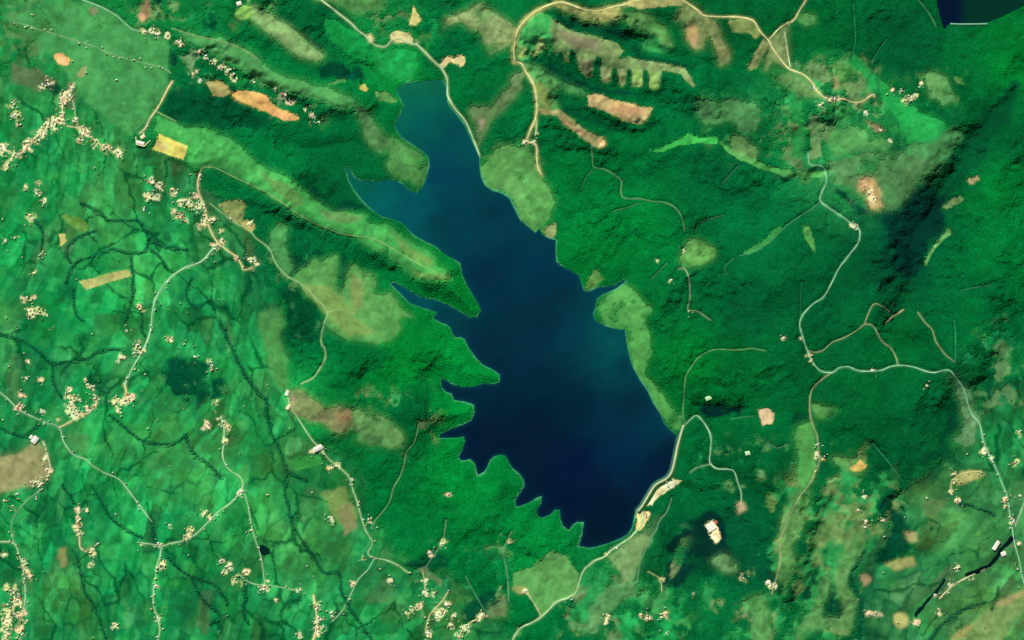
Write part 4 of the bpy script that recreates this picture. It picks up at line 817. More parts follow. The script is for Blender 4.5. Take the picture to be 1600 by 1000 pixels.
# ------------------------------------------------------------------ relief
hill = 1 - blur(farm, 9)
hill *= 1 - 0.0 * hill
dsh = np.clip(lake_d, 0, 900)
H = 34 * (1 - np.exp(-dsh / 55.0)) + 22 * sm(0, 260, dsh)
H += 14 * fbm(240, 31, 3) * sm(5, 60, dsh)
wooded = blur(forest, 5)
H += hill * sm(3, 45, dsh) * (0.45 + 0.55 * wooded) * (27 * fbm(150, 41, 2, 0.42, True, 30 * W1, 30 * W2) + 3 * fbm(52, 49, 2, 0.5, False, 16 * W2, 16 * W1))
H += (1 - hill) * sm(3, 30, dsh) * 1.6 * fbm(26, 47, 3)
LINES = [  # ridges and valleys: points, height, half width
 ([(230,205),(300,228),(380,262),(450,300),(520,345),(600,372),(690,425)], 30, 34), ([(690,425),(735,480)], 16, 18),
 ([(285,52),(360,82),(430,122),(500,148),(550,162)], 28, 24), ([(380,20),(440,52),(500,90)], 24, 24),
 ([(806,95),(808,50),(840,20),(880,8),(940,18),(1010,2)], 24, 26), ([(830,50),(880,60),(940,82),(1000,104),(1060,110),(1085,132)], 26, 30),
 ([(835,120),(850,160),(900,200),(940,224)], 40, 20), ([(920,158),(1015,178)], 30, 16),
 ([(1065,4),(1110,30),(1180,40),(1230,105),(1290,155)], 38, 30), ([(980,28),(1045,68)], 26, 16),
 ([(1250,150),(1330,215),(1400,250),(1440,235)], 34, 66), ([(1500,560),(1540,470),(1560,390),(1540,300),(1570,180),(1600,90)], 62, 46),
 ([(1610,100),(1552,180),(1515,245),(1475,305),(1440,355),(1424,430),(1405,520)], -60, 30),
 ([(840,98),(900,134),(1000,154),(1100,190),(1200,240)], -22, 22), ([(880,30),(940,46),(990,60),(1060,92),(1110,106)], -20, 16),
 ([(870,160),(930,196),(1000,215)], -24, 16), ([(480,300),(550,324),(590,330)], -16, 14), ([(420,24),(500,70),(560,115)], -26, 18),
 ([(380,190),(470,240),(540,250)], -28, 22), ([(400,330),(520,390),(600,435)], -26, 20), ([(330,85),(400,130),(500,188)], -18, 12),
 ([(1050,790),(1080,830),(1060,870),(1030,930),(1040,1010)], -44, 26), ([(1090,640),(1160,640)], -26, 13), ([(1100,560),(1130,640),(1090,720)], -14, 20),
 ([(1300,790),(1280,880),(1240,960)], -26, 20), ([(1230,790),(1222,900)], 22, 16), ([(1345,870),(1330,1000)], -14, 14), ([(1400,780),(1390,870)], -18, 16),
 ([(1210,290),(1290,272)], -16, 10), ([(600,540),(680,540),(775,590)], 14, 26), ([(620,640),(735,640)], 12, 22), ([(600,720),(700,760),(850,850)], 14, 40),
 ([(460,630),(560,660),(640,690)], 18, 24), ([(970,330),(1060,330)], 16, 40), ([(900,260),(960,400)], 10, 30), ([(1040,500),(1000,420),(1080,330)], 14, 30),
 ([(1200,420),(1260,480),(1200,560)], 22, 36), ([(1340,640),(1430,620)], 22, 40), ([(1365,478),(1350,510),(1400,560)], 18, 16),
 ([(740,30),(800,50)], 20, 20), ([(740,200),(800,130)], 20, 20),
]
for pts, h, w in LINES:
    sl, d = line_dist(pts, w * 3.2, 12.0)
    H[sl] += h * np.exp(-(d / w) ** 2) * sm(2, 30, dsh[sl])
# roads are benched into the slope, villages stand on easier ground
H = np.maximum(H, 1.2 + 0.3 * grain)
shore = sm(0, 9, dsh)
land = 0.25 + (H - 0.25) * shore
water_z = -1.0 - np.clip(-lake_d, 0, 12) * 0.9
H = np.where(lake_d < 0, water_z * sm(0, 2, -lake_d) - 0.05, land * sm(-0.5, 2.0, dsh) + 0.02)
ring = np.minimum(np.minimum(X + MG, 1600 + MG - X), np.minimum(Y + MG, 1000 + MG - Y))
H = 45 + (H - 45) * sm(0, 70, ring)
# rivers, pools and the upper pond lie in their own hollows: their surface follows the ground there
DAM = [(1068,664),(1062,684),(1058,700),(1054,720),(1049,738),(1041,748),(1024,758),(1012,776),(1003,791),(996,799)]
NEP = 60.0
loc_water = []
for (sl, d), z0 in [((pn_sl, pn_d), None)] + [(q, None) for q in pool_sd] + [(q, None) for q in river_sd]:
    inn = (d < 6) & (ring[sl] > 70)
    loc_water.append((sl, d))
H2 = H.copy()
level = {}
for k, (sl, d) in enumerate(loc_water):
    # smooth target level from the surroundings
    Z = blur(np.where(sdf[sl] < 0, 0, H[sl]).astype(np.float32) / 1.0, 10)
    wgt = blur(np.where(sdf[sl] < 0, 0, 1.0).astype(np.float32), 10)
    Z = Z / np.maximum(wgt, 0.05)
    if k <= len(POOLS):
        Z = np.full_like(Z, float(np.median(Z[(d < 4) & (d > -4)])))
    Z = Z - 3.0
    level[k] = Z
    t = sm(14, 0, d)
    t = np.where(d < 14, 1 - sm(0, 14, d), 0)
    H2[sl] = H2[sl] * (1 - t) + (Z + 0.3) * t
    H2[sl] = np.where(d < 0, Z - 0.4 - np.clip(-d, 0, 6) * 0.7, H2[sl])
H = H2.astype(np.float32)
dHx = np.gradient(H, axis=1) / (S * K)
dHy = np.gradient(H, axis=0) / (S * K)
NRM = np.dstack([-dHx, dHy, np.ones_like(H)])
NRM /= np.linalg.norm(NRM, axis=2, keepdims=True)


def ground_z(px, py):
    return sample(H, px, py)


# ------------------------------------------------------------------ materials
def new_mat(name, rough=0.9, spec=0.2):
    m = bpy.data.materials.new(name)
    m.use_nodes = True
    b = m.node_tree.nodes['Principled BSDF']
    b.inputs['Roughness'].default_value = rough
    b.inputs['Specular IOR Level'].default_value = spec
    return m, m.node_tree, b


def noise_node(nt, scale, detail=4, coord='Object'):
    tc = nt.nodes.new('ShaderNodeTexCoord')
    n = nt.nodes.new('ShaderNodeTexNoise')
    n.inputs['Scale'].default_value = scale
    n.inputs['Detail'].default_value = detail
    nt.links.new(tc.outputs[coord], n.inputs['Vector'])
    return n


def vary(nt, color_socket, target, scale, lo, hi, detail=4):
    n = noise_node(nt, scale, detail)
    mr = nt.nodes.new('ShaderNodeMapRange')
    mr.inputs[1].default_value, mr.inputs[2].default_value = 0.3, 0.7
    mr.inputs[3].default_value, mr.inputs[4].default_value = lo, hi
    nt.links.new(n.outputs[0], mr.inputs[0])
    mul = nt.nodes.new('ShaderNodeVectorMath')
    mul.operation = 'SCALE'
    nt.links.new(color_socket, mul.inputs[0])
    nt.links.new(mr.outputs[0], mul.inputs['Scale'])
    nt.links.new(mul.outputs[0], target)
    return n


def ground_material():
    m, nt, b = new_mat('land_cover', 0.95, 0.02)
    at = nt.nodes.new('ShaderNodeAttribute')
    at.attribute_name = 'cover'
    n = vary(nt, at.outputs['Color'], b.inputs['Base Color'], 0.045, 0.90, 1.10, 5)
    bp = nt.nodes.new('ShaderNodeBump')
    bp.inputs['Strength'].default_value = 0.25
    bp.inputs['Distance'].default_value = 3.0
    n2 = noise_node(nt, 0.06, 4)
    nt.links.new(n2.outputs[0], bp.inputs['Height'])
    nt.links.new(bp.outputs[0], b.inputs['Normal'])
    return m


def water_material():
    m, nt, b = new_mat('lake_water', 0.22, 0.2)
    at = nt.nodes.new('ShaderNodeAttribute')
    at.attribute_name = 'cover'
    vary(nt, at.outputs['Color'], b.inputs['Base Color'], 0.004, 0.93, 1.07, 3)
    bp = nt.nodes.new('ShaderNodeBump')
    bp.inputs['Strength'].default_value = 0.05
    bp.inputs['Distance'].default_value = 0.4
    n2 = noise_node(nt, 0.12, 3)
    nt.links.new(n2.outputs[0], bp.inputs['Height'])
    nt.links.new(bp.outputs[0], b.inputs['Normal'])
    return m


def plain(name, c, rough=0.85, scale=0.08, lo=0.85, hi=1.12):
    m, nt, b = new_mat(name, rough, 0.15)
    rgb = nt.nodes.new('ShaderNodeRGB')
    rgb.outputs[0].default_value = (*[float(v) for v in srgb(c)], 1)
    vary(nt, rgb.outputs[0], b.inputs['Base Color'], scale, lo, hi)
    return m


GROUND_M, WATER_M = ground_material(), water_material()


def setp(o, label=None, category=None, group=None, kind=None):
    for k, v in (('label', label), ('category', category), ('group', group), ('kind', kind)):
        if v:
            o[k] = v
    return o


def mesh_fast(name, co, quads, mat, colors=None, normals=None, tris=False):
    me = bpy.data.meshes.new(name)
    n, f, k = len(co), len(quads), quads.shape[1]
    me.vertices.add(n)
    me.vertices.foreach_set('co', np.ascontiguousarray(co, np.float32).ravel())
    me.loops.add(f * k)
    me.loops.foreach_set('vertex_index', np.ascontiguousarray(quads, np.int32).ravel())
    me.polygons.add(f)
    me.polygons.foreach_set('loop_start', np.arange(0, f * k, k, dtype=np.int32))
    me.update(calc_edges=True)
    if colors is not None:
        a = me.color_attributes.new('cover', 'FLOAT_COLOR', 'POINT')
        c4 = np.ones((n, 4), np.float32)
        c4[:, :3] = colors
        a.data.foreach_set('color', c4.ravel())
    if normals is not None:
        me.normals_split_custom_set_from_vertices(np.ascontiguousarray(normals, np.float32))
    me.materials.append(mat)
    return me


def link(name, me, parent=None):
    o = bpy.data.objects.new(name, me)
    C.objects.link(o)
    if parent:
        o.parent = parent
    return o


# ------------------------------------------------------------------ ground, cut into its pieces along the grid
PX, PY = WX(X).astype(np.float32), WY(Y).astype(np.float32)
VC = np.dstack([PX, PY, H]).reshape(-1, 3)
COLF = col.reshape(-1, 3)
NF = NRM.reshape(-1, 3).astype(np.float32)
jj, ii = np.meshgrid(np.arange(NY - 1), np.arange(NX - 1), indexing='ij')
v0 = (jj * NX + ii).ravel()
QUADS = np.stack([v0 + NX, v0 + NX + 1, v0 + 1, v0], 1)
qreg = region[:-1, :-1].ravel().copy()
qx, qy = X[:-1, :-1].ravel(), Y[:-1, :-1].ravel()
inframe = (qx > -10) & (qx < 1610) & (qy > -10) & (qy < 1010)
qreg[(~inframe) & (qreg >= 1000)] = 0
ids, cnt = np.unique(qreg[qreg >= 1000], return_counts=True)
order = ids[np.argsort(-cnt)]
keep_parcels = set(order[:300].tolist())
lut = {int(i): (int(i) if i in keep_parcels and c > 40 else 0) for i, c in zip(ids, cnt)}
if len(ids):
    mp = np.zeros(ids.max() + 1, np.int32)
    for a, b_ in lut.items():
        mp[a] = b_
    big = qreg >= 1000
    qreg[big] = mp[qreg[big]]


def piece(name, mask_quads, mat, extra=None, parent=None):
    q = QUADS[mask_quads]
    used, inv = np.unique(q, return_inverse=True)
    q2 = inv.reshape(q.shape)
    me = mesh_fast(name, VC[used], q2, mat, COLF[used], NF[used])
    return link(name, me, parent)


# far ground beyond the mapped part, joined to the same sheet
sel = QUADS[qreg == 0]
used, inv = np.unique(sel, return_inverse=True)
co, qd, cl, nr = VC[used], inv.reshape(sel.shape), COLF[used], NF[used]
xs = [-30000.0, float(WX(gx[0])), float(WX(gx[-1])), 30000.0]
ys = [-30000.0, float(WY(gy[-1])), float(WY(gy[0])), 30000.0]
xc, qc = [], []
for j in range(3):
    for i in range(3):
        if i == 1 and j == 1:
            continue
        b0 = len(co) + len(xc)
        xc += [(xs[i], ys[j], 45), (xs[i + 1], ys[j], 45), (xs[i + 1], ys[j + 1], 45), (xs[i], ys[j + 1], 45)]
        qc.append((b0, b0 + 1, b0 + 2, b0 + 3))
co = np.vstack([co, np.array(xc, np.float32)])
qd = np.vstack([qd, np.array(qc)])
cl = np.vstack([cl, np.tile(srgb((2, 104, 52)), (len(xc), 1))])
nr = np.vstack([nr, np.tile([0, 0, 1], (len(xc), 1))])
ground = link('ground', mesh_fast('ground', co, qd, GROUND_M, cl, nr))
setp(ground, kind='structure', label='green hills and valleys around the lake')
for i, (nm, c, wp, pts, words) in enumerate(CLEAR):
    mk = qreg == i + 1
    if mk.sum() > 3:
        setp(piece(nm, mk, GROUND_M), kind='structure', label=words)
order_q = np.argsort(qreg, kind='stable')
sorted_reg = qreg[order_q]
for pidv in sorted(keep_parcels):
    a, b_ = np.searchsorted(sorted_reg, [pidv, pidv + 1])
    if b_ - a > 6:
        o = piece('field', order_q[a:b_], GROUND_M, parent=ground)


# ------------------------------------------------------------------ water sheets
def water_sheet(name, sl, d, z, color, label, reach=5.0):
    xx, yy = PX[sl], PY[sl]
    ny, nx = xx.shape
    ins = (d < reach)
    q_in = ins[:-1, :-1] & ins[1:, :-1] & ins[:-1, 1:] & ins[1:, 1:]
    jj, ii = np.nonzero(q_in)
    v = jj * nx + ii
    q = np.stack([v + nx, v + nx + 1, v + 1, v], 1)
    used, inv = np.unique(q, return_inverse=True)
    zz = z if isinstance(z, np.ndarray) else np.full(xx.shape, z, np.float32)
    co = np.stack([xx.ravel()[used], yy.ravel()[used], zz.ravel()[used]], 1)
    o = link(name, mesh_fast(name, co, inv.reshape(q.shape), WATER_M, color.reshape(-1, 3)[used]))
    return setp(o, kind='structure', label=label)


lx, ly = X[lk_sl], Y[lk_sl]
WCOL = [(655,133,(14,104,78)),(625,140,(10,104,80)),(650,150,(0,98,92)),(665,185,(0,84,88)),(700,215,(0,70,86)),(690,270,(0,58,78)),(600,305,(0,92,92)),(560,285,(0,92,74)),(545,260,(0,92,66)),(640,320,(0,76,86)),(700,340,(0,58,74)),
        (780,350,(0,52,70)),(760,430,(0,44,68)),(850,430,(0,46,68)),(845,520,(0,42,62)),(770,530,(0,40,60)),(650,472,(0,72,80)),(700,500,(0,56,68)),(930,530,(0,58,68)),(960,545,(0,74,76)),
        (900,520,(0,52,70)),(965,585,(0,54,68)),(900,630,(0,32,54)),(980,640,(0,40,60)),(1020,660,(0,48,66)),(800,600,(0,36,58)),(850,600,(0,36,58)),(840,650,(0,26,50)),(730,612,(0,36,56)),(980,700,(0,38,66)),
        (1030,730,(0,26,52)),(900,720,(0,22,56)),(800,690,(0,24,48)),(940,790,(0,20,46)),(880,780,(0,18,50)),(740,690,(0,24,50)),(780,740,(0,24,48)),(930,840,(0,24,44)),(840,790,(0,24,50))]
wn_, wd_ = 0, 0
pxn, pyn = lx + 14 * W1[lk_sl], ly + 14 * W2[lk_sl]
for x, y, c in WCOL:
    w = 1 / ((pxn - x) ** 2 + (pyn - y) ** 2 + 350.0) ** 1.7
    wd_ = wd_ + w
    wn_ = wn_ + w[..., None] * srgb((c[0], c[1], c[2] - 3 - 8 * (y < 250)))
wc = wn_ / wd_[..., None]
# silt stirred up by the eastern bank
strk = noise(16, 909, 70, 2.3)[lk_sl]
pl = np.exp(-(((lx - 948) / 42) ** 2 + ((ly - 545) / 42) ** 2)) * np.clip(0.2 + 0.9 * strk, 0, 1)
wc = wc * (1 - 0.5 * pl[..., None]) + srgb((0, 84, 84)) * 0.5 * pl[..., None]
wc = wc * (1 + 0.16 * fbm(60, 911, 3, 0.6, False, 18 * W1, 18 * W2)[lk_sl] + 0.07 * noise(9, 912, 90, 1.1)[lk_sl])[..., None]
# shallows over pale bottom near the banks
shal = np.exp(-np.clip(-lk_d, 0, 99) / 2.2)[..., None] * 0.25
wc = wc * (1 - shal) + srgb((10, 96, 104)) * shal
lake = water_sheet('lake', lk_sl, lk_d, 0.0, wc, 'dark blue reservoir lake with jagged wooded western shore')
dk = np.tile(srgb((0, 20, 44)).astype(np.float32), pn_d.shape + (1,))
tt = sm(1490, 1520, X[pn_sl])[..., None]
dk = dk * (1 - tt) + srgb((0, 50, 36)) * tt
water_sheet('pond', pn_sl, pn_d, level[0], dk, 'dark water cut by the top edge in the upper right corner')
for k, (sl, d) in enumerate(pool_sd):
    water_sheet('pond', sl, d, level[1 + k], np.tile(srgb((0, 38, 30)), d.shape + (1,)), POOLS[k][1])
for k, (sl, d) in enumerate(river_sd):
    cc = (0, 24, 24) if k < 1 else (0, 38, 30)
    water_sheet('river', sl, d, level[1 + len(POOLS) + k], np.tile(srgb(cc), d.shape + (1,)), RIVERS[k][2], 3.0)

# ------------------------------------------------------------------ roads
road_mats = {}


def road_mat(c):
    if c not in road_mats:
        road_mats[c] = plain('road_surface', c, 0.9, 0.02, 0.62, 1.12)
    return road_mats[c]


def ribbon(name, sp, w, mat, lift=0.9, seed=1):
    rr = np.random.RandomState(seed)
    t = np.gradient(sp, axis=0)
    t /= np.linalg.norm(t, axis=1, keepdims=True) + 1e-9
    nrm = np.stack([-t[:, 1], t[:, 0]], 1)
    n = len(sp)
    ww = w * 0.5 * (1 + 0.30 * np.convolve(rr.randn(n + 8), np.ones(9) / 3.0, 'valid')[:n] * 0.6)
    ww = np.clip(ww, w * 0.3, w * 0.85)
    rowsv, hz = [], []
    for k, f in enumerate((-1, -0.34, 0.34, 1)):
        p = sp + nrm * (ww * f)[:, None]
        z = np.maximum(ground_z(p[:, 0], p[:, 1]), 0.0)
        for dx, dy in ((1.2, 0), (-1.2, 0), (0, 1.2), (0, -1.2)):
            z = np.maximum(z, ground_z(p[:, 0] + dx, p[:, 1] + dy) - 0.5)
        z = z + lift + (0.15 if k in (1, 2) else 0)
        rowsv.append(np.stack([WX(p[:, 0]), WY(p[:, 1]), z], 1))
    co = np.stack(rowsv, 1).reshape(-1, 3)
    q = []
    for i in range(n - 1):
        for k in range(3):
            a = i * 4 + k
            q.append((a, a + 4, a + 5, a + 1))
    return link(name, mesh_fast(name, co, np.array(q), mat))


def road_tone(c, nm):
    t, k = ((196, 252, 196), 0.45) if c[0] < c[1] - 12 else ((255, 250, 186), 0.45)
    k = k if nm == 'road' else 0.12
    return tuple(int(v + (q - v) * k) for v, q in zip(c, t))


for i, ((pts, w, c, nm, words), sp) in enumerate(zip(ROADS, road_splines)):
    o = ribbon(nm, sp, min(w, 5) * 0.44, road_mat(road_tone(c, nm)), 0.9 + 0.02 * (i % 17), i)
    setp(o, kind='structure', label=words)

# ------------------------------------------------------------------ the dam
dam = bpy.data.objects.new('dam', None)
C.objects.link(dam)
dsp = spline(DAM, 4)
dam.location = (float(WX(1054)), float(WY(720)), 0)
setp(dam, 'pale embankment dam with a crest road holding back the lake', 'dam')
t = np.gradient(dsp, axis=0)
t /= np.linalg.norm(t, axis=1, keepdims=True)
side = np.stack([-t[:, 1], t[:, 0]], 1)            # points to the map left/right
# make side point to the water (west)
if (side[5] * np.array([-1.0, 0.3])).sum() < 0:
    side = -side


def strip(name, offs, mat, parent):
    n = len(dsp)
    rows_ = []
    for off, z in offs:
        p = dsp + side * off
        rows_.append(np.stack([WX(p[:, 0]) - dam.location.x, WY(p[:, 1]) - dam.location.y, np.full(n, z)], 1))
    co = np.stack(rows_, 1).reshape(-1, 3)
    k = len(offs)
    q = [(i * k + j, (i + 1) * k + j, (i + 1) * k + j + 1, i * k + j + 1) for i in range(n - 1) for j in range(k - 1)]
    return link(name, mesh_fast(name, co, np.array(q), mat), parent)


strip('upstream_face', [(7.0, -8.0), (5.2, -1.0), (1.7, 13.0)], plain('riprap', (52, 104, 88), 0.95, 0.15, 0.6, 1.2), dam)
strip('downstream_face', [(-1.7, 13.0), (-7.0, 4.0), (-10.0, -6.0)], plain('dam_grass', (70, 140, 74), 0.95, 0.05, 0.7, 1.2), dam)
strip('crest_road', [(1.7, 13.0), (1.3, 13.6), (-1.3, 13.6), (-1.7, 13.0)], plain('crest_gravel', (196, 212, 158), 0.9, 0.05, 0.85, 1.1), dam)
strip('parapet', [(1.75, 12.8), (1.75, 14.6), (1.5, 14.6), (1.5, 13.2)], plain('concrete', (206, 208, 180), 0.9, 0.1), dam)
ndam = bpy.data.objects.new('dam', None)
C.objects.link(ndam)

dsp_main, side_main, dam_main = dsp, side, dam
dsp = spline([(1484, 38), (1500, 38.5), (1520, 38.5), (1542, 38)], 4)
side = np.tile([[0.0, -1.0]], (len(dsp), 1))
dam = ndam
zn = float(np.median(level[0]))
dam.location = (float(WX(1513)), float(WY(38)), 0)
setp(dam, 'short straight white dam wall below the upper right water', 'dam')
strip('crest', [(1.6, zn - 4), (1.6, zn + 5), (-1.0, zn + 5), (-1.0, zn - 14)], plain('white_concrete', (120, 176, 146), 0.85, 0.05), dam)
strip('downstream_face', [(-1.05, zn + 2), (-3.0, zn - 18)], plain('dam_bank', (24, 112, 66), 0.95, 0.05), dam)

# ------------------------------------------------------------------ houses
ROOFS = [plain('white_roof', (246, 240, 222), 0.7, 0.2), plain('cream_roof', (248, 242, 182), 0.8, 0.2), plain('pink_tile_roof', (236, 196, 156), 0.85, 0.25, 0.7, 1.1),
         plain('terracotta_roof', (205, 120, 88), 0.85, 0.25, 0.7, 1.1), plain('pale_green_roof', (196, 240, 180), 0.75, 0.2)]
ROOF_WORDS = ['white', 'cream', 'pink', 'terracotta', 'pale green']
WALL_M = plain('house_wall', (214, 204, 176), 0.9, 0.2)


def box_prism(L, Wd, h):
    v = [(-L, -Wd, -4), (L, -Wd, -4), (L, Wd, -4), (-L, Wd, -4), (-L, -Wd, h), (L, -Wd, h), (L, Wd, h), (-L, Wd, h)]
    f = [(0, 1, 5, 4), (1, 2, 6, 5), (2, 3, 7, 6), (3, 0, 4, 7)]
    return v, f


def gable(L, Wd, h, r, e=0.6):
    L, Wd = L + e, Wd + e
    v = [(-L, -Wd, h - .2), (L, -Wd, h - .2), (L, Wd, h - .2), (-L, Wd, h - .2), (-L, 0, h + r), (L, 0, h + r),
         (-L, -Wd, h - .5), (L, -Wd, h - .5), (L, Wd, h - .5), (-L, Wd, h - .5)]
    f = [(0, 1, 5, 4), (2, 3, 4, 5), (1, 2, 5), (3, 0, 4), (6, 9, 8, 7), (0, 6, 7, 1), (1, 7, 8, 2), (2, 8, 9, 3), (3, 9, 6, 0)]
    return v, f


def hip(L, Wd, h, r, e=0.6):
    L, Wd = L + e, Wd + e
    k = L - Wd * 0.9
    v = [(-L, -Wd, h - .2), (L, -Wd, h - .2), (L, Wd, h - .2), (-L, Wd, h - .2), (-k, 0, h + r), (k, 0, h + r),
         (-L, -Wd, h - .5), (L, -Wd, h - .5), (L, Wd, h - .5), (-L, Wd, h - .5)]
    f = [(0, 1, 5, 4), (2, 3, 4, 5), (1, 2, 5), (3, 0, 4), (6, 9, 8, 7), (0, 6, 7, 1), (1, 7, 8, 2), (2, 8, 9, 3), (3, 9, 6, 0)]
    return v, f


def pyme(name, vf, mat):
    me = bpy.data.meshes.new(name)
    me.from_pydata(vf[0], [], vf[1])
    me.materials.append(mat)
    me.update()
    return me


def merge(a, b, off):
    n = len(a[0])
    return a[0] + [(x + off[0], y + off[1], z) for x, y, z in b[0]], a[1] + [tuple(i + n for i in f) for f in b[1]]


TYPES = []
for L, Wd, h, r, kind in ((7, 5, 5, 2.6, 'g'), (9, 5.5, 6, 2.8, 'g'), (6, 6, 6, 2.6, 'h'), (8.5, 6, 6, 2.8, 'h'), (8, 4.5, 5, 2.4, 'L')):
    w_ = box_prism(L, Wd, h)
    rf = gable(L, Wd, h, r) if kind in 'gL' else hip(L, Wd, h, r)
    if kind == 'L':
        b2 = box_prism(3.6, 5.5, h - .6)
        g2 = gable(5.5, 3.6, h - .6, 2.0)
        g2 = ([(-y, x, z) for x, y, z in g2[0]], g2[1])
        w_ = merge(w_, b2, (3.5, -7.5))
        rf = merge(rf, g2, (3.5, -7.5))
    TYPES.append((pyme('walls', w_, WALL_M), [pyme('roof', rf, m) for m in ROOFS]))

ORD = ['leftmost', 'second', 'third', 'fourth', 'fifth', 'sixth', 'seventh', 'eighth', 'ninth', 'tenth', 'eleventh', 'twelfth', 'thirteenth', 'fourteenth', 'fifteenth', 'sixteenth', 'seventeenth', 'eighteenth', 'nineteenth', 'twentieth']
specs = []
for (hx, hy, ci) in house_spots:
    ro = R.choices(range(5), weights=(42, 34, 12, 4, 8) if ci != 7 else (5, 25, 45, 25, 0))[0]
    specs.append([hx, hy, ci, R.randrange(len(TYPES)), 0.42 + 0.26 * R.random(), ro, R.choice((0.3, 1.9)) + R.uniform(-0.5, 0.5)])
inview = [q for q in specs if -4 < q[0] < 1604 and -4 < q[1] < 1004]
inview.sort(key=lambda q: -q[4])
single, others = inview[:296], inview[296:]
byset = {}
for q in single:
    byset.setdefault((q[2], q[5]), []).append(q)
for (ci, ro), hs in byset.items():
    hs.sort(key=lambda q: q[0])
    words = CLUST[ci][0]
    for k, (hx, hy, _, ty, big, _, rz) in enumerate(hs):
        e = bpy.data.objects.new('house', None)
        C.objects.link(e)
        e.location = (float(WX(hx)), float(WY(hy)), float(ground_z(hx, hy)) + 0.3)
        e.rotation_euler = (0, 0, rz)
        e.scale = (big * 1.05, big * 0.75, 0.55)
        rw = ROOF_WORDS[ro] + '-roofed'
        if len(hs) == 1:
            lab = 'only %s house %s' % (rw, words)
        elif k == 0:
            lab = 'leftmost %s house %s' % (rw, words)
        else:
            lab = '%s %s house from the left %s' % (ORD[k], rw, words)
        setp(e, lab, 'house', 'houses ' + words)
        link('walls', TYPES[ty][0], e)
        link('roof', TYPES[ty][1][ro], e)
# the smaller sheds and houses of the same villages, one mass
av, af, am, nv = [], [], [], 0
for q in list(inview):
    for k in range(2):
        a_, r_ = R.uniform(0, 6.283), R.uniform(3, 11)
        others.append([q[0] + r_ * math.cos(a_), q[1] + r_ * math.sin(a_), q[2], R.randrange(4), R.uniform(0.18, 0.34), R.choices(range(5), weights=(46, 34, 8, 3, 9))[0], R.uniform(0, 3)])
for (pts_, w_, c_, nm_, _), sp_ in zip(ROADS, road_splines):
    for q in sp_[::2]:
        if R.random() < 0.30 and 0 < q[0] < 1600 and 0 < q[1] < 1000 and sample(farm, q[0], q[1]) > 0.6:
            others.append([q[0] + R.uniform(-6, 6), q[1] + R.uniform(-6, 6), 0, R.randrange(4), R.uniform(0.22, 0.45), R.choices(range(5), weights=(46, 34, 8, 3, 9))[0], R.uniform(0, 3)])
for k in range(260):
    x_, y_ = R.uniform(0, 1600), R.uniform(0, 1000)
    if sample(farm, x_, y_) > 0.7 and sample(sdf, x_, y_) > 6:
        others.append([x_, y_, 0, R.randrange(4), R.uniform(0.22, 0.45), R.choices(range(5), weights=(46, 30, 10, 3, 11))[0], R.uniform(0, 3)])
for (hx, hy, ci, ty, big, ro, rz) in others:
    z = float(ground_z(hx, hy)) + 0.3
    c_, s_ = math.cos(rz) * big, math.sin(rz) * big
    for me, mi in ((TYPES[ty][0], 5), (TYPES[ty][1][ro], ro)):
        b0 = len(av)
        for v in me.vertices:
            av.append((float(WX(hx)) + c_ * v.co.x - s_ * v.co.y, float(WY(hy)) + s_ * v.co.x + c_ * v.co.y, z + v.co.z))
        for p in me.polygons:
            af.append([b0 + i for i in p.vertices])
            am.append(mi)
me = bpy.data.meshes.new('village_sheds')
me.from_pydata(av, [], af)
for m in ROOFS + [WALL_M]:
    me.materials.append(m)
me.polygons.foreach_set('material_index', am)
setp(link('village_sheds', me), 'small sheds and outhouses scattered through the villages', kind='stuff')


def big_building(name, label, cat, x, y, L, Wd, h, r, rot, roof, extra=()):
    e = bpy.data.objects.new(name, None)
    C.objects.link(e)
    e.location = (float(WX(x)), float(WY(y)), float(ground_z(x, y)) + 0.3)
    e.rotation_euler = (0, 0, rot)
    setp(e, label, cat)
    link('walls', pyme('walls', box_prism(L, Wd, h), WALL_M), e)
    link('roof', pyme('roof', gable(L, Wd, h, r), ROOFS[roof]), e)
    for (dx, dy, l2, w2, h2, rf2) in extra:
        v, f = gable(l2, w2, h2, 1.6)
        w = link('wing', pyme('wing', box_prism(l2, w2, h2), WALL_M), e)
        w.location = (dx, dy, 0)
        ro_ = link('roof', pyme('roof', (v, f), ROOFS[rf2]), w)
    return e


big_building('hall', 'long brilliant white hall beside the dark river', 'hall', 1556, 852, 19, 7, 8, 2, math.radians(58), 0)
big_building('storehouse', 'square brilliant white storehouse below the long white hall', 'storehouse', 1567.5, 865, 9, 8, 7, 2, 0.4, 0)
big_building('factory', 'large glaring white factory shed in the dark woods below the dam', 'factory', 1111, 823, 15, 17, 9, 3, math.radians(-58), 0, ((26, 0, 8, 9, 7, 1), (-4, 26, 6, 6, 6, 3)))
big_building('farmstead', 'white farm block at the bottom of the walled compound', 'farm', 220, 223.5, 15, 6, 6, 2, -0.25, 0)
big_building('barn', 'cream barn inside the walled compound', 'barn', 224, 214, 9, 6, 6, 2, 0.6, 1)
big_building('barn', 'white barn beside the large tan ploughed field on its upper edge', 'barn', 55, 687, 14, 10, 7, 3, 0.9, 0, ((0, 18, 7, 5, 5, 0),))
big_building('farmstead', 'bright white farm where the pale road leaves the brown slope', 'farm', 449, 614, 10, 6, 6, 2, 1.2, 0)
big_building('barn', 'white barn on the fresh green paddock at the woods edge', 'barn', 497, 700, 17, 9, 7, 3, 0.5, 0)
big_building('barn', 'pale barn at the lower edge of the brown slope', 'barn', 451, 636, 10, 6, 6, 2, 0.9, 1)
big_building('villa', 'lone white house near the top edge above the yellow green patch', 'house', 374, 6, 9, 7, 6, 2, 0.3, 0)
big_building('villa', 'lone pale house in the woods above the dark band east of the dam', 'house', 1107, 622, 11, 7, 6, 2, 0.4, 4)
big_building('villa', 'lone pale house in the woods right of the stepping road', 'house', 1168, 708, 9, 7, 6, 2, 0.2, 4)
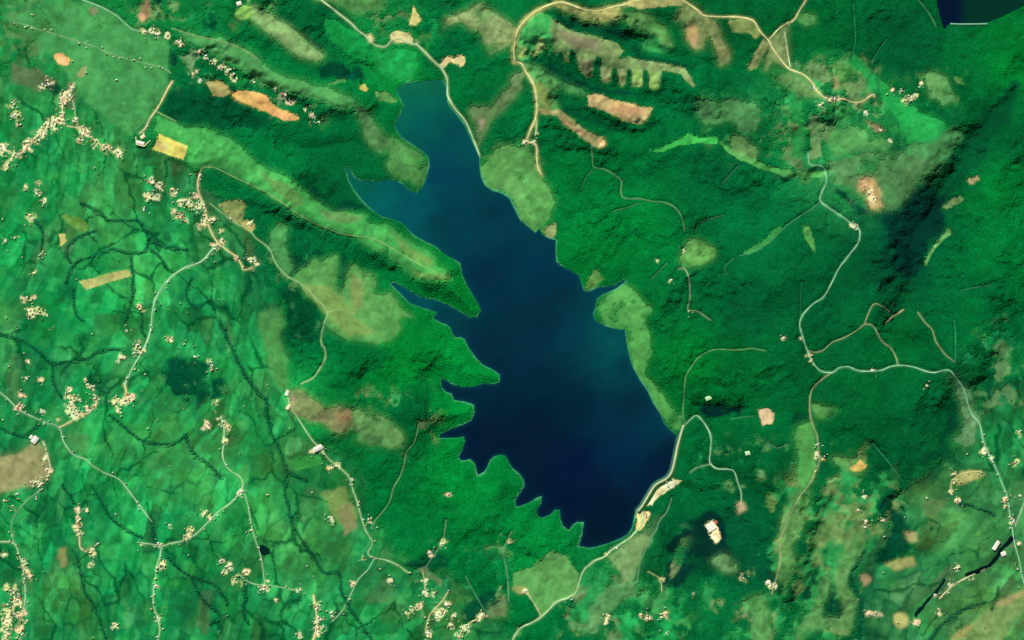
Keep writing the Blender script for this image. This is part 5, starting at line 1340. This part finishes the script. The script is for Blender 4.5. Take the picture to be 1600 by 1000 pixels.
big_building('villa', 'lone white house on the slope below the dam works at its far right', 'house', 1200, 910, 8, 6, 6, 2, 0.2, 0)

# compound wall round the farm
wall = bpy.data.objects.new('compound_wall', None)
C.objects.link(wall)
wpts = [(213, 214), (214, 226), (226, 229), (235, 220), (234, 207), (222, 206)]
wall.location = (float(WX(224)), float(WY(218)), float(ground_z(224, 218)))
setp(wall, 'cream wall enclosing the farm compound at the end of the cream road', 'wall')
for a, b_ in zip(wpts, wpts[1:]):
    ax, ay, bx2, by2 = float(WX(a[0])), float(WY(a[1])), float(WX(b_[0])), float(WY(b_[1]))
    L = math.hypot(bx2 - ax, by2 - ay) / 2
    v, f = box_prism(L, 1.4, 3.2)
    f = f + [(4, 5, 6, 7)]
    o = link('wall_panel', pyme('wall_panel', (v, f), ROOFS[1]), wall)
    o.location = ((ax + bx2) / 2 - wall.location.x, (ay + by2) / 2 - wall.location.y, 0)
    o.rotation_euler = (0, 0, math.atan2(by2 - ay, bx2 - ax))


# ------------------------------------------------------------------ trees
def leaf_mat():
    m, nt, b = new_mat('foliage', 0.9, 0.02)
    at = nt.nodes.new('ShaderNodeAttribute')
    at.attribute_type = 'INSTANCER'
    at.attribute_name = 'tint'
    vary(nt, at.outputs['Vector'], b.inputs['Base Color'], 0.6, 0.75, 1.25)
    return m


LEAF_M = leaf_mat()
BARK_M = plain('bark', (70, 58, 44), 0.95, 0.5)


def tree_group():
    g = bpy.data.node_groups.new('tree_scatter', 'GeometryNodeTree')
    g.interface.new_socket('Geometry', in_out='INPUT', socket_type='NodeSocketGeometry')
    g.interface.new_socket('Geometry', in_out='OUTPUT', socket_type='NodeSocketGeometry')
    N, Lk = g.nodes.new, g.links.new
    gi, go = N('NodeGroupInput'), N('NodeGroupOutput')
    ico = N('GeometryNodeMeshIcoSphere')
    ico.inputs['Radius'].default_value = 1.0
    ico.inputs['Subdivisions'].default_value = 2
    ns = N('ShaderNodeTexNoise')
    ns.inputs['Scale'].default_value = 1.7
    ns.inputs['Detail'].default_value = 2
    pos = N('GeometryNodeInputPosition')
    Lk(pos.outputs[0], ns.inputs['Vector'])
    sub = N('ShaderNodeMath'); sub.operation = 'MULTIPLY_ADD'
    sub.inputs[1].default_value = 0.9
    sub.inputs[2].default_value = -0.45
    Lk(ns.outputs[0], sub.inputs[0])
    sc = N('ShaderNodeVectorMath'); sc.operation = 'SCALE'
    Lk(pos.outputs[0], sc.inputs[0]); Lk(sub.outputs[0], sc.inputs['Scale'])
    sp = N('GeometryNodeSetPosition')
    Lk(ico.outputs[0], sp.inputs['Geometry']); Lk(sc.outputs[0], sp.inputs['Offset'])
    tr = N('GeometryNodeTransform')
    tr.inputs['Translation'].default_value = (0, 0, 0.40)
    tr.inputs['Scale'].default_value = (1, 1, 0.24)
    Lk(sp.outputs[0], tr.inputs['Geometry'])
    m1 = N('GeometryNodeSetMaterial'); m1.inputs['Material'].default_value = LEAF_M
    Lk(tr.outputs[0], m1.inputs['Geometry'])
    cone = N('GeometryNodeMeshCone')
    cone.inputs['Vertices'].default_value = 6
    cone.inputs['Radius Top'].default_value = 0.07
    cone.inputs['Radius Bottom'].default_value = 0.13
    cone.inputs['Depth'].default_value = 0.6
    tr2 = N('GeometryNodeTransform')
    tr2.inputs['Translation'].default_value = (0, 0, -0.1)
    Lk(cone.outputs[0], tr2.inputs['Geometry'])
    m2 = N('GeometryNodeSetMaterial'); m2.inputs['Material'].default_value = BARK_M
    Lk(tr2.outputs[0], m2.inputs['Geometry'])
    jn = N('GeometryNodeJoinGeometry')
    Lk(m1.outputs[0], jn.inputs[0]); Lk(m2.outputs[0], jn.inputs[0])
    iop = N('GeometryNodeInstanceOnPoints')
    Lk(gi.outputs[0], iop.inputs['Points']); Lk(jn.outputs[0], iop.inputs['Instance'])
    a1 = N('GeometryNodeInputNamedAttribute'); a1.data_type = 'FLOAT_VECTOR'; a1.inputs['Name'].default_value = 'size'
    Lk(a1.outputs[0], iop.inputs['Scale'])
    a2 = N('GeometryNodeInputNamedAttribute'); a2.data_type = 'FLOAT_VECTOR'; a2.inputs['Name'].default_value = 'turn'
    Lk(a2.outputs[0], iop.inputs['Rotation'])
    Lk(iop.outputs[0], go.inputs[0])
    return g


TREES = tree_group()
TREE_GAIN = 1.22


def plant(name, px, py, rad, gain, label, kind='stuff', category=None, group=None, fixed=None):
    n = len(px)
    if n == 0:
        return None
    rr = np.random.RandomState(n)
    z = ground_z(px, py)
    me = bpy.data.meshes.new(name)
    me.vertices.add(n)
    ox, oy = float(WX(px).mean()), float(WY(py).mean())
    co = np.stack([WX(px) - ox, WY(py) - oy, z], 1).astype(np.float32)
    me.vertices.foreach_set('co', co.ravel())
    tint = sample(col, px, py) * gain * np.array([1.0, 1.0, 0.84]) * np.exp(rr.randn(n, 1) * 0.08)
    if fixed:
        tint = np.tile(srgb(fixed), (n, 1)) * np.exp(rr.randn(n, 1) * 0.35)
    a = me.attributes.new('tint', 'FLOAT_VECTOR', 'POINT')
    a.data.foreach_set('vector', tint.astype(np.float32).ravel())
    sz = np.stack([rad, rad * (0.88 + 0.24 * rr.rand(n)), rad * (0.92 + 0.16 * rr.rand(n))], 1)
    a = me.attributes.new('size', 'FLOAT_VECTOR', 'POINT')
    a.data.foreach_set('vector', sz.astype(np.float32).ravel())
    tn = np.zeros((n, 3), np.float32)
    tn[:, 2] = rr.rand(n) * 6.283
    a = me.attributes.new('turn', 'FLOAT_VECTOR', 'POINT')
    a.data.foreach_set('vector', tn.ravel())
    o = link(name, me)
    o.location = (ox, oy, 0)
    md = o.modifiers.new('trees', 'NODES')
    md.node_group = TREES
    return setp(o, label, category, group, kind)


SP = 2.3
tx, ty_ = np.meshgrid(np.arange(-140, 1740, SP), np.arange(-140, 1140, SP))
rr = np.random.RandomState(5)
tx = (tx + rr.uniform(-1.05, 1.05, tx.shape)).ravel()
ty_ = (ty_ + rr.uniform(-1.05, 1.05, ty_.shape)).ravel()
fv = sample(forest, tx, ty_)
ok = fv > rr.uniform(0.25, 0.75, fv.shape)
tx, ty_ = tx[ok], ty_[ok]
WOODNAMES = [((330,110), 'dark woods on the north-western ridges'), ((480,240), 'woods between the narrow ridge meadow and the longest meadow'), ((480,400), 'woods round the star-shaped meadow west of the lake'),
 ((660,570), 'lighter green woods on the jagged western shore'), ((700,820), 'broad woods south-west of the lake'), ((700,60), 'woods above the head of the lake'),
 ((950,120), 'dark woods on the northern combed ridges'), ((980,330), 'even green woods on the hills east of the lake'), ((1200,450), 'deep green woods in the middle of the eastern hills'),
 ((1320,50), 'woods along the top edge on the right'), ((1540,260), 'woods on the far eastern slope and gorge'), ((1120,650), 'woods behind the dam'), ((1400,650), 'woods inside the eastern road bend'),
 ((1100,900), 'darkest woods in the valley below the dam'), ((1300,900), 'mixed woods in the south-east'), ((300,590), 'dark copse alone in the western fields'), ((1290,200), 'scattered trees among the plateau fields'), ((900,950), 'woods left of the valley below the dam'), ((60,130), 'small copses near the upper left village')]
dist = np.stack([(tx - a) ** 2 + (ty_ - b_) ** 2 for (a, b_), _ in WOODNAMES], 0)
own = np.argmin(dist, 0)
rad = rr.uniform(4.8, 6.0, len(tx)) * (0.5 + 0.5 * sample(blur(forest, 1), tx, ty_))
for k, (_, words) in enumerate(WOODNAMES):
    s_ = own == k
    plant('woodland', tx[s_], ty_[s_], rad[s_], TREE_GAIN, words)
print('trees', len(tx), 'houses', len(house_spots), 'parcels', len(keep_parcels))

def ico_data():
    import bmesh
    bm = bmesh.new()
    bmesh.ops.create_icosphere(bm, subdivisions=2, radius=1.0)
    bm.verts.ensure_lookup_table()
    v = np.array([q.co[:] for q in bm.verts], np.float32)
    f = np.array([[w.index for w in q.verts] for q in bm.faces], np.int32)
    bm.free()
    return v, f


ICO_V, ICO_F = ico_data()


def cover_leaf():
    m, nt, b = new_mat('hedge_foliage', 0.8, 0.1)
    at = nt.nodes.new('ShaderNodeAttribute')
    at.attribute_name = 'cover'
    vary(nt, at.outputs['Color'], b.inputs['Base Color'], 0.3, 0.75, 1.25)
    return m


HEDGE_M = cover_leaf()


def hedge(name, px, py, rad, gain, label, category):
    rr = np.random.RandomState(len(px))
    z = ground_z(px, py)
    ox, oy = float(WX(px).mean()), float(WY(py).mean())
    vs, fs, cs = [], [], []
    tint = sample(col, px, py) * gain
    for k in range(len(px)):
        lump = 1 + 0.22 * rr.randn(len(ICO_V), 1)
        v = ICO_V * np.clip(lump, 0.6, 1.4) * [rad[k], rad[k], rad[k] * 0.42] + [float(WX(px[k])) - ox, float(WY(py[k])) - oy, float(z[k]) + rad[k] * 0.3]
        fs.append(ICO_F + len(vs) * len(ICO_V))
        vs.append(v)
        cs.append(np.tile(tint[k] * math.exp(rr.randn() * 0.1), (len(v), 1)))
    o = link(name, mesh_fast(name, np.vstack(vs), np.vstack(fs), HEDGE_M, np.vstack(cs)))
    o.location = (ox, oy, 0)
    return setp(o, label, category)


for (pts, words), sp in zip(HEDGES, hedge_splines):
    px, py = [], []
    rr = np.random.RandomState(len(sp))
    for q in sp:
        for k in range(2):
            px.append(q[0] + rr.randn() * 1.1 + 1.5 * math.sin(q[1] * 0.21))
            py.append(q[1] + rr.randn() * 1.1 + 1.5 * math.sin(q[0] * 0.17))
    px, py = np.array(px), np.array(py)
    k = (rr.rand(len(px)) > 0.10) & (py < 1010) & (px > -10)
    hr = (4.0 + 1.8 * sample(hedge_n, px, py)) * rr.uniform(0.75, 1.25, len(px))
    hedge('hedgerow', px[k], py[k], np.clip(hr[k], 2.0, 5.5), 1.0, words, 'hedge')

# thin hedges and bushes on the parcel borders
fx, fy = np.meshgrid(np.arange(-20, 1620, 1.5), np.arange(-20, 1020, 1.5))
rr = np.random.RandomState(77)
fx = (fx + rr.uniform(-1.2, 1.2, fx.shape)).ravel()
fy = (fy + rr.uniform(-1.2, 1.2, fy.shape)).ravel()
pick = (sample(web.astype(np.float32), fx, fy) > 0.5) & (sample(sdf, fx, fy) > 3) & (sample(yard, fx, fy) < 0.15) & (sample(roadm, fx, fy) < 0.3)
pick &= rr.rand(len(fx)) > 0.25
plant('field_hedges', fx[pick], fy[pick], rr.uniform(1.6, 3.2, pick.sum()), 1.0, 'web of thin dark hedges and ditches between the farmland fields')
gp = (sample(yard, fx, fy) > 0.10) & (sample(roadm, fx, fy) < 0.3) & (rr.rand(len(fx)) > 0.93)
plant('garden_trees', fx[gp], fy[gp], rr.uniform(1.8, 3.2, gp.sum()), 1.0, 'small garden trees between the village houses', fixed=(70, 128, 58))
# clumps of bushes in the open meadows and clearings
pick = (sample(forest, fx, fy) < 0.2) & (sample(farm, fx, fy) < 0.5) & (sample(scrub_n, fx, fy) > 0.42) & (sample(sdf, fx, fy) > 3) & (sample(yard, fx, fy) < 0.2)
pick &= rr.rand(len(fx)) > 0.75
plant('scrub', fx[pick], fy[pick], rr.uniform(1.3, 2.4, pick.sum()), 0.85, 'loose scrub dotted over the clearings and meadows')
